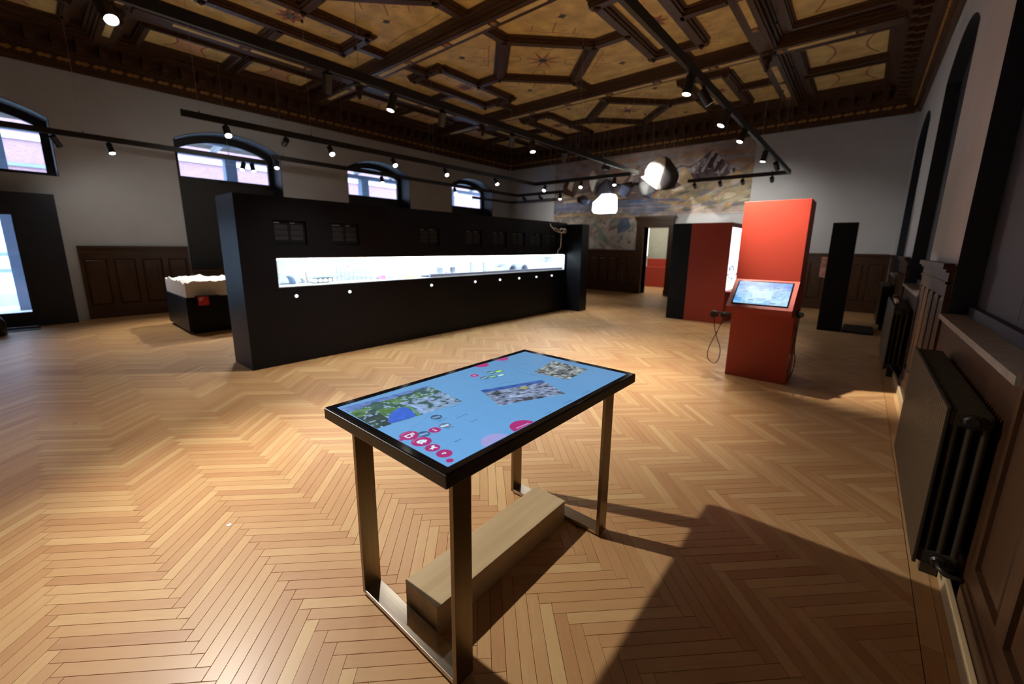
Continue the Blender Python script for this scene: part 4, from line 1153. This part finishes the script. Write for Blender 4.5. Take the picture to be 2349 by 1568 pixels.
pm = vcol('map_screen', .4, .25, 22, emit=.95)
kb.build('screen', pm, k1, recalc=False)
def crv(pts, n=8):
    out = []; P = [Vector(p) for p in pts]; P = [P[0]] + P + [P[-1]]
    for i in range(1, len(P)-2):
        for k in range(n):
            t_ = k/n; a, b, c, d = P[i-1], P[i], P[i+1], P[i+2]
            out.append(.5*((2*b)+(c-a)*t_+(2*a-5*b+4*c-d)*t_*t_+(3*b-a-3*c+d)*t_**3))
    out.append(P[-2]); return out
def handset(label, loc, parts, bracket, cable):
    e = thing('earpiece', label, 'headphones', loc, None)
    for c, r in parts:
        mb = MB(); mb.cyl((c[0], c[1]-.045, c[2]), (c[0], c[1], c[2]), r*.86, r, 18); mb.cyl((c[0], c[1], c[2]), (c[0], c[1]+.03, c[2]), r, r*.5, 18); mb.build('ear_cup', M['rubber'], e)
    mb = MB(); mb.tube(bracket, .010, 8); mb.build('bracket', M['black_metal'], e)
    mb = MB(); mb.tube(crv(cable), .0055, 8); mb.build('cord', M['cable'], e)
    return e
handset('pair of black earpieces hanging left of the kiosk screen', (-1.25, 5.6, .7), [((-1.36, 5.60, .73), .048), ((-1.25, 5.60, .73), .032)], [(-1.141, 5.66, .74), (-1.22, 5.66, .75), (-1.36, 5.63, .75)],
        [(-1.36, 5.60, .69), (-1.345, 5.60, .58), (-1.305, 5.60, .44), (-1.25, 5.60, .30), (-1.25, 5.60, .16), (-1.30, 5.60, .085), (-1.375, 5.60, .13), (-1.39, 5.60, .24), (-1.345, 5.60, .40), (-1.30, 5.61, .52), (-1.25, 5.60, .70)])
handset('single black earpiece hanging on the right side of the kiosk', (-.44, 5.35, .8), [((-.44, 5.32, .86), .040)], [(-.485, 5.55, .87), (-.46, 5.50, .88), (-.44, 5.37, .87)],
        [(-.44, 5.32, .82), (-.45, 5.40, .60), (-.455, 5.52, .42), (-.455, 5.75, .26), (-.45, 5.62, .16), (-.45, 5.30, .16), (-.455, 5.05, .30), (-.458, 5.28, .50), (-.46, 5.48, .62), (-.478, 5.52, .70)])

# ------------------------------------------------------------------ second display box, black and red
k2 = thing('display_box', 'black and red display box with white lightbox side', 'display box', (-2.65, 9.8, 0))
MB().box(-3.25, -2.861, 9.20, 10.5, 0, 2.075, .004).build('black_section', M['black'], k2)
mb = MB(); mb.box(-2.86, -2.12, 9.20, 10.5, 0, 2.075); mb.box(-2.12, -2.08, 9.20, 10.5, 1.99, 2.075); mb.box(-2.12, -2.08, 9.20, 10.5, 0, .69); mb.box(-2.12, -2.08, 9.20, 9.24, .69, 1.99)
mb.build('red_section', M['red'], k2)
MB().box(-2.119, -2.10, 9.245, 10.46, .70, 1.985).build('lightbox', M['lightbox'], k2)
mb = MB(); random.seed(9)
for k in range(26):
    y = random.uniform(9.3, 10.2); z = random.uniform(.80, 1.32); mb.curcol = random.choice([(.30,.42,.62), (.45,.55,.72), (.20,.28,.42), (.60,.68,.80)])
    w_, h_ = random.uniform(.05, .2), random.uniform(.02, .08); x = -2.0985+k*2e-5
    mb.add([(x, y, z), (x, y+w_, z+random.uniform(-.02,.02)), (x, y+w_*.9, z+h_), (x, y+.02, z+h_*.8)], [(0,1,2,3)])
lp_ = mb.build('picture', vcol('lightbox_picture', .5, .2, 9, emit=.9), k2, recalc=False); lp_['kind'] = 'stuff'
MB().box(-2.079, -1.98, 9.22, 10.3, .66, .69, .003).build('ledge', M['red'], k2)

# black pillar near the end wall
p3 = thing('pillar', 'slim black display pillar before the white end wall', 'pillar', (-.33, 10.2, 0))
MB().box(-.515, -.14, 9.93, 10.55, 0, 2.06, .004).build('body', M['black'], p3)
MB().box(-.62, -.516, 10.15, 10.17, 1.02, 1.42, .004).build('side_picture', M['pink'], p3)
tag(MB().box(-.12, .34, 9.95, 10.9, 0, .035, .004).build('floor_shadow_sheet', M['black']), 'flat black sheet drawn as the pillar shadow on the floor', 'shadow sheet')  # dark sheet laid in place of the pillar's shadow

# ------------------------------------------------------------------ column radiators
def radiator(y0, y1, label):
    e = thing('radiator', label, 'radiator', (.45, (y0+y1)/2, 0))
    pitch_ = .046; n = int((y1-y0)/pitch_); z0, z1 = .11, .885
    s = MB()
    s.box(.370, .384, -.0215, .0215, z0, z1, .004)
    for x in (.410, .455, .500): s.cyl((x, 0, z0+.05), (x, 0, z1-.05), .0125, n=8)
    for zc in (z0+.045, z1-.045):
        s.box(.384, .515, -.014, .014, zc-.035, zc+.035, .010)
        s.cyl((.45, -.0231, zc), (.45, .0231, zc), .024, n=12)
    base = s.build('section', M['radiator'], e); base.location = (0, y0+pitch_/2, 0)
    for k in range(1, n):
        c = base.copy(); C.objects.link(c); c.parent = e; c.matrix_parent_inverse = base.matrix_parent_inverse.copy(); c.location = (0, y0+pitch_/2+k*pitch_, 0)
    ye = y0
    for zc in (z0+.045, z1-.045):
        m_ = MB(); m_.cyl((.45, ye-.006, zc), (.45, ye, zc), .036, n=16); m_.cyl((.45, ye-.018, zc), (.45, ye-.006, zc), .022, .030, n=6); m_.build('end_plug', M['radiator_dark'], e)
    m_ = MB(); m_.tube([(.45, ye-.018, z0+.045), (.45, ye-.05, z0+.045), (.47, ye-.065, z0+.03), (.53, ye-.065, z0+.03)], .011, 10); m_.build('pipe', M['radiator_dark'], e)
    for yy in (y0+.15, y1-.15): MB().box(.42, .48, yy-.02, yy+.02, 0, z0+.03).build('foot', M['radiator_dark'], e)
    return e
radiator(2.50, 4.02, 'brown column radiator beside the pier with the broad wainscot')
radiator(6.66, 8.24, 'brown column radiator with a wooden brush on top')
radiator(10.65, 12.2, 'brown column radiator beyond the drawn pillar shadow')
br = thing('hand_brush', 'small wooden hand brush lying on the radiator', 'brush', (.43, 7.3, .886))
mb = MB(); mb.hexa([(.40, 7.10, .886), (.44, 7.10, .886), (.44, 7.55, .886), (.40, 7.55, .886), (.405, 7.10, .905), (.435, 7.10, .905), (.435, 7.55, .93), (.405, 7.55, .93)]); mb.build('handle', M['birch'], br)
MB().box(.395, .445, 7.56, 7.80, .886, .95, .006).build('head', M['dark_wood'], br)

# ------------------------------------------------------------------ hanging rocks
def rock(name, c, size, seed, mats, label, pick=None, tilt=(0, 0, 0), n=16):
    random.seed(seed)
    bm = bmesh.new()
    for k in range(n):
        v = Vector((random.gauss(0, 1), random.gauss(0, 1), random.gauss(0, 1))).normalized()*random.uniform(.86, 1.0)
        bm.verts.new((v.x*size[0], v.y*size[1], v.z*size[2]))
    r = bmesh.ops.convex_hull(bm, input=list(bm.verts))
    for v in [v for v in bm.verts if not v.link_faces]: bm.verts.remove(v)
    bmesh.ops.bevel(bm, geom=list(bm.edges), offset=.012, segments=1, affect='EDGES')
    bmesh.ops.recalc_face_normals(bm, faces=bm.faces)
    me = bpy.data.meshes.new('body')
    for q in mats: me.materials.append(q)
    if pick:
        for f_ in bm.faces: f_.material_index = pick(f_.normal)
    bm.to_mesh(me); bm.free()
    e = thing(name, label, 'rock', c, 'rocks hanging before the mural')
    o = bpy.data.objects.new('body', me); C.objects.link(o); o.parent = e
    for dx in (-.12, .12):
        mb = MB(); mb.cyl((dx, 0, size[2]*.6), (dx*.7, 0, 5.304-c[2]), .0028, n=6); w_ = mb.build('wire', M['wire']); w_.parent = e
    return e
side = lambda nn: 1 if (nn.x*-.75 + nn.y*-.55 + nn.z*.1) > .45 else 0
wl = lambda nn: 1 if (nn.x*-.62 + nn.y*-.75 - .15*nn.z) > .30 else 0
bl = lambda nn: 1 if nn.z < -.35 else 0
def big_rock():  # lit left side and shaded right side are put into the stone colours
    e = thing('hanging_rock', 'largest hanging rock with its lit side painted white and shaded side dark', 'rock', (-4.05, 10.3, 3.25), 'rocks hanging before the mural')
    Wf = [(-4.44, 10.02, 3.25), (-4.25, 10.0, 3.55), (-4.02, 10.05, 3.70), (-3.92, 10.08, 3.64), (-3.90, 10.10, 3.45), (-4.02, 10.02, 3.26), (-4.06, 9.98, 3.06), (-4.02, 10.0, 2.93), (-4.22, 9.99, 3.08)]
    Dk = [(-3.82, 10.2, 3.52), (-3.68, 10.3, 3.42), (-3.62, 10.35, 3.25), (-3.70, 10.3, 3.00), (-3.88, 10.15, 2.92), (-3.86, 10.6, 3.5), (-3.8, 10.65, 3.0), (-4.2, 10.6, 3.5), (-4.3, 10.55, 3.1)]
    for nm, pts, mt in (('lit_side', Wf + [(x+.05, y+.12, z) for x, y, z in Wf], M['rock_white']), ('shaded_side', [(x+.10, y+.08, z) for x, y, z in Wf if x > -4.2] + Dk, M['rock_dark'])):
        bm = bmesh.new()
        for p_ in pts: bm.verts.new(Vector(p_)-e.location)
        bmesh.ops.convex_hull(bm, input=list(bm.verts))
        for v in [v for v in bm.verts if not v.link_faces]: bm.verts.remove(v)
        bmesh.ops.bevel(bm, geom=list(bm.edges), offset=.01, segments=1, affect='EDGES')
        bmesh.ops.recalc_face_normals(bm, faces=bm.faces)
        me = bpy.data.meshes.new(nm); bm.to_mesh(me); bm.free(); me.materials.append(mt)
        o = bpy.data.objects.new(nm, me); C.objects.link(o); o.parent = e
    for dx in (-.05, .2):
        mb = MB(); mb.cyl((dx, .2, .3), (dx*.7, .2, 5.304-3.25), .0028, n=6); w_ = mb.build('wire', M['wire']); w_.parent = e
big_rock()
rock('hanging_rock', (-5.74, 10.62, 3.13), (.34, .26, .36), 32, [M['rock_dark']], 'dark round hanging rock behind the glowing lantern rock')
rock('hanging_rock', (-5.06, 10.5, 3.10), (.28, .26, .24), 33, [M['rock_dark'], M['rock_blue']], 'dark hanging rock with blue underside', bl)
rock('hanging_rock', (-4.50, 10.5, 3.02), (.24, .24, .28), 34, [simple('grey_stone', (.16,.17,.18), .5, noise=.2), M['rock_blue']], 'grey hanging rock with blue lower edge beside the largest rock', bl)
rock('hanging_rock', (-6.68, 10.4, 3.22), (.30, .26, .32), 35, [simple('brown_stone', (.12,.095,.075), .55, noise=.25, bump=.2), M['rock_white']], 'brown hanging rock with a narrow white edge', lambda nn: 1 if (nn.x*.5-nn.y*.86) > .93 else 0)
rock('hanging_rock', (-6.10, 10.12, 2.79), (.23, .20, .20), 36, [M['rock_dark'], M['rock_blue']], 'hanging rock with polished blue front', lambda nn: 1 if nn.x > .2 and nn.z < .3 else 0)
rock('hanging_rock', (-6.14, 10.75, 3.42), (.15, .2, .34), 37, [M['rock_white']], 'narrow white hanging rock behind the dark round one', None)
lt = thing('lantern_rock', 'glowing white lantern cut like a rock', 'lantern', (-5.46, 10.15, 2.45), None)
mb = MB(); P = [(-.24, 2.45), (.25, 2.45), (.29, 2.52), (.27, 2.86), (.22, 2.93), (-.03, 2.93), (-.13, 2.84), (-.28, 2.73), (-.30, 2.52)]
mb.prism([(-5.46+a, z) for a, z in P], lambda x, z, y: (x, y, z), 10.02, 10.32); mb.build('shade', M['lantern'], lt)
mb = MB(); mb.cyl((-5.46, 10.17, 2.93), (-5.46, 10.17, 5.20), .0028, n=6); mb.build('wire', M['wire'], lt)

# ------------------------------------------------------------------ light tracks
ZR = 3.30
def rail(label, segs, wires):
    e = thing('light_track', label, 'light track', (segs[0][0][0], segs[0][0][1], ZR-.045))
    for (xa, ya), (xb, yb) in segs:
        mb = MB(); h = .022
        mb.box(min(xa, xb)-h, max(xa, xb)+h, min(ya, yb)-h, max(ya, yb)+h, ZR-.045, ZR+.045, .004); mb.build('rail', M['black_metal'], e)
    for x, y in wires:
        mb = MB(); mb.cyl((x, y, ZR+.045), (x, y, 5.304), .0028, n=6); mb.build('wire', M['wire'], e)
        mb = MB(); mb.cyl((x, y, ZR+.045), (x, y, ZR+.075), .008, n=8); mb.build('wire_clamp', M['black_metal'], e)
        mb = MB(); mb.cyl((x, y, 5.05), (x, y, 5.09), .02, n=10); mb.build('ceiling_cup', M['black_metal'], e)
    return e
rail('black light track running past the glass door window', [((-10.37, YF+.3), (-10.37, 3.70))], [(-10.37, .9), (-10.37, 3.0)])
rail('black L shaped light track bending in front of the mural corner', [((-9.57, 3.55), (-9.57, 11.45)), ((-9.57, 11.45), (-7.70, 11.45))], [(-9.57, 3.75), (-9.57, 5.1), (-9.57, 7.6), (-9.57, 10.2), (-8.2, 11.45)])
rail('short black light track in the corner near the end wall', [((-11.28, 10.9), (-11.28, 13.06)), ((-11.28, 13.06), (-9.20, 13.06))], [(-11.28, 11.5), (-10.2, 13.06)])
rail('short black light track behind the hanging rocks', [((-5.95, 11.30), (-4.75, 11.30))], [(-5.7, 11.30), (-5.0, 11.30)])
rail('black U shaped light track enclosing the display wall', [((-7.43, 1.66), (-7.43, 9.68)), ((-7.43, 9.68), (-4.36, 9.68)), ((-4.36, YF+.3), (-4.36, 9.68))], [(-7.43, 1.85), (-7.43, 3.4), (-7.43, 6.0), (-7.43, 8.6), (-4.36, 2.55), (-4.36, 7.0), (-5.3, 9.68)])
rail('black light track above the red kiosk', [((-1.55, YF+.3), (-1.55, 11.60)), ((-1.55, 11.60), (-3.80, 11.60))], [(-1.55, 2.0), (-1.55, 8.2), (-1.55, 10.3), (-3.0, 11.60), (-1.9, 11.6)])

# ------------------------------------------------------------------ spotlights
lamp_lens = bpy.data.meshes
def spot(x, y, target, power, label, group, size=52, blend=.45, col=(1.0, .93, .82), on=True):
    e = thing('spotlight', label, 'spotlight', (x, y, ZR-.046), group)
    pv = Vector((x, y, ZR-.115)); d = (Vector(target)-pv).normalized()
    mb = MB(); mb.box(x-.016, x+.016, y-.016, y+.016, ZR-.06, ZR-.0455); mb.cyl((x, y, ZR-.06), (x, y, ZR-.115), .007, n=8); mb.build('adapter', M['black_metal'], e)
    a, b = pv - d*.045, pv + d*.135
    mb = MB(); mb.cyl(a, b - d*.012, .046, n=20); mb.cyl(b - d*.012, b, .046, .043, n=20, cap=False); mb.build('body', M['black_metal'], e)
    mb = MB(); mb.cyl(b - d*.0115, b - d*.006, .041, n=20); mb.build('lens', M['lens_on'] if on else M['bezel'], e)
    if on and power > 0:
        l = bpy.data.lights.new('spot_beam', 'SPOT'); l.energy = power*KEY; l.spot_size = math.radians(size); l.spot_blend = blend; l.color = col; l.shadow_soft_size = .03
        lo = bpy.data.objects.new('spot_beam', l); C.objects.link(lo); lo.parent = e
        q = d.to_track_quat('-Z', 'Y'); lo.rotation_euler = q.to_euler(); lo.location = (b + d*.01) - e.location
    return e
W1 = (1.0, .945, .86)
G3 = 'spotlights on the U shaped track'
LW = 'black cylinder spotlight on the U shaped track turned to the display wall'
LF = 'lit spotlight on the long U track arm opposite the arched windows'
LE = 'lit spotlight on the short end of the U track before the rocks'
LN = 'lit spotlight on the U track arm over the open floor'
spot(-4.36, .60, (-1.85, 1.20, .0), 720, 'glaring spotlight aimed at the touch table', G3, 82, .95, W1)
spot(-4.36, -1.70, (-4.2, -.9, 0), 85, LN, G3, 100, 1, W1)  # added lamp, out of view behind the camera, brightens the left floor
spot(-4.36, 2.20, (-5.6, 2.6, 1.2), 8, LW, G3)
spot(-4.36, 2.96, (-4.4, 2.0, 0), 300, LN, G3, 100, 1, W1)
spot(-4.36, 3.69, (-5.6, 4.3, 1.5), 8, LW, G3)
spot(-4.36, 5.07, (-5.6, 6.0, 1.5), 8, LW, G3)
spot(-4.36, 5.57, (-3.6, 5.0, 0), 230, LN, G3, 90, 1, W1)
spot(-4.36, 6.52, (-5.5, 7.6, 1.4), 25, LW, G3)
spot(-4.36, 8.03, (-4.2, 10.2, 3.2), 750, 'black spotlight on the U track turned up to the hanging rocks', G3, 24)
for y, tg, pw in ((2.16, (-4.6, 1.9, 0), 90), (3.71, (-4.4, 3.4, 0), 120), (4.99, (-4.2, 4.4, 0), 260), (6.33, (-4.4, 5.6, 0), 260), (7.99, (-4.6, 7.2, 0), 260)):
    spot(-7.43, y, tg, pw*.75, LF, G3, 58, .9, W1)
spot(-7.43, 2.98, (-11.7, 3.6, 2.2), 60, 'black spotlight on the U track turned to the arched windows', G3, 90, 1)
for x, tg, pw in ((-7.10, (-6.2, 7.0, .2), 120), (-5.92, (-5.0, 7.2, 0), 150), (-4.97, (-4.2, 8.4, 0), 170)):
    spot(x, 9.68, tg, pw, LE, G3, 80, 1, W1)
G4 = 'spotlights on the track above the red kiosk'
L4 = 'lit spotlight on the track above the red kiosk'
for y, tg, pw, sz in ((4.50, (-1.95, 3.9, 0), 390, 66), (5.90, (-2.6, 4.8, 0), 310, 66), (6.90, (-2.4, 5.8, 0), 300, 66), (8.57, (-2.0, 8.1, 0), 190, 66)):
    spot(-1.55, y, tg, pw, L4, G4, sz, 1, W1)
spot(-1.55, 4.94, (-.84, 5.5, 1.92), 900, 'black spotlight turned to the tall red kiosk', G4, 46, 1)
spot(-1.55, 9.76, (-1.2, 12.6, 1.4), 140, 'black spotlight at the bend of the kiosk track', G4, 84, 1)
for x in (-3.64, -3.02, -2.51, -1.89):
    spot(x, 11.60, (x-.2, 13.6, 2.6), 42, 'small black spotlight on the kiosk track turned to the end wall', G4, 90, 1)
G1 = 'spotlights on the L shaped track'
for y, tg, pw in ((3.62, (-7.6, 2.6, 0), 170), (6.07, (-7.6, 5.2, 0), 150), (8.51, (-7.4, 7.6, 0), 150)):
    spot(-9.57, y, tg, pw, 'lit spotlight on the L shaped track by the arched windows', G1, 80, 1)
for x, tg, pw in ((-9.30, (-9.6, 13.5, 2.6), 45), (-8.60, (-8.6, 13.5, 2.4), 45)):
    spot(x, 11.45, tg, pw, 'black spotlight on the L shaped track turned to the end wall', G1, 90, 1)
spot(-7.78, 11.45, (-7.0, 10.3, 0), 150, 'lit spotlight at the tip of the L shaped track', G1, 80, 1)
G0 = 'spotlights on the track by the glass door'
spot(-10.37, .55, (-11.7, 1.6, 1.2), 22, 'black spotlight beside the window above the glass door', G0, 120, 1)
spot(-10.37, 1.20, (-9.2, 1.6, .5), 210, 'lit spotlight on the glass door track above the wainscot', G0, 84, 1)
spot(-10.37, 3.25, (-9.3, 2.3, .8), 300, 'lit spotlight above the relief model beside another spotlight', G0, 80, 1)
spot(-10.37, 3.42, (-8.7, 3.3, 0), 90, 'dim spotlight at the very end of the glass door track', G0, 80, 1)
spot(-5.55, 11.30, (-5.6, 13.5, 3.0), 80, 'black spotlight on the short track behind the rocks', None, 110, 1)

# ------------------------------------------------------------------ outside: platform, canopy, brick building
brick = bpy.data.materials.new('red_brick'); brick.use_nodes = True; nt = brick.node_tree; p = nt.nodes['Principled BSDF']
tc = N(nt, 'ShaderNodeTexCoord'); mpn = N(nt, 'ShaderNodeMapping'); mpn.inputs['Rotation'].default_value = (0, math.pi/2, math.pi/2)
bk = N(nt, 'ShaderNodeTexBrick'); bk.inputs['Color1'].default_value = (.40, .20, .215, 1); bk.inputs['Color2'].default_value = (.34, .165, .185, 1); bk.inputs['Mortar'].default_value = (.40, .31, .31, 1); bk.inputs['Scale'].default_value = 4.0
sep = N(nt, 'ShaderNodeSeparateXYZ'); cmb = N(nt, 'ShaderNodeCombineXYZ')
nt.links.new(tc.outputs['Object'], sep.inputs[0]); nt.links.new(sep.outputs[1], cmb.inputs[0]); nt.links.new(sep.outputs[2], cmb.inputs[1]); nt.links.new(cmb.outputs[0], bk.inputs['Vector'])
nt.links.new(bk.outputs[0], p.inputs['Base Color']); p.inputs['Roughness'].default_value = .85
stl_ = simple('grey_band', (.20, .24, .32), .6, noise=.1)
bl_ = thing('brick_building', 'red brick building across the platform outside the windows', 'building', (-24, 8, 0))
MB().box(-26, -24, -14, 26, -1.0, 7.5).build('wall', brick, bl_)
MB().box(-24.0, -23.96, -14, 26, -1.0, 3.9).build('rendered_ground_floor', M['plaster_white'], bl_)
for zz in (.4, 1.0, 4.2): MB().box(-23.96, -23.90, -14, 26, zz, zz+.12).build('band', stl_, bl_)
MB().box(-24.0, -23.9, -14, 26, 5.15, 5.35).build('string_course', M['plaster_white'], bl_)
for yy in range(-12, 26, 5):
    f_ = MB().box(-24.02, -23.90, yy, yy+1.2, 1.2, 3.6).build('window', M['plaster_white'], bl_)
    MB().box(-23.905, -23.885, yy+.1, yy+1.1, 1.3, 3.5).build('pane', M['slate'], f_)
cn = thing('platform_canopy', 'wooden platform canopy with steel posts outside the windows', 'canopy', (-15, 6, 0))
tim = simple('canopy_timber', (.22, .17, .14), .7, noise=.2); stl = simple('blue_grey_steel', (.14, .18, .26), .5, noise=.1)
mb = MB(); mb.hexa([(-15.7, -14, 4.34), (-12.5, -14, 4.62), (-12.5, 24, 4.62), (-15.7, 24, 4.34), (-15.7, -14, 4.40), (-12.5, -14, 4.68), (-12.5, 24, 4.68), (-15.7, 24, 4.40)]); mb.build('roof', tim, cn)
for k in range(24):
    yy = -13 + k*1.55
    mb = MB(); mb.hexa([(-15.7, yy, 4.22), (-12.5, yy, 4.50), (-12.5, yy+.12, 4.50), (-15.7, yy+.12, 4.22), (-15.7, yy, 4.34), (-12.5, yy, 4.62), (-12.5, yy+.12, 4.62), (-15.7, yy+.12, 4.34)]); mb.build('rafter', M['plaster_white'], cn)
for xx in (-15.6, -14.2): MB().box(xx-.08, xx+.08, -14, 24, 4.08 if xx < -15 else 4.20, 4.215 if xx < -15 else 4.345).build('beam', stl, cn)
for yy in (-8.5, -4.0, -.30, 4.35, 8.9, 13.4, 18): MB().box(-15.75, -15.45, yy, yy+.30, -.119, 4.08).build('post', stl, cn)
gl_ = thing('platform', 'pale platform and railway bed outside the glass door', 'platform', (-18, 4, -.3))
conc = simple('pale_concrete', (.55, .55, .56), .8, noise=.1)
MB().box(-16.6, -12.4, -14, 24, -.45, -.12).build('slab', conc, gl_)
MB().box(-23.9, -16.6, -14, 24, -1.0, -.75).build('ballast', simple('ballast', (.30, .29, .29), .9, noise=.3, scale=30), gl_)
for xx in (-18.0, -19.45): MB().box(xx-.04, xx+.04, -14, 24, -.75, -.60).build('rail', stl, gl_)
MB().box(-23.9, -21.0, -14, 24, -.75, -.15).build('far_platform', conc, gl_)
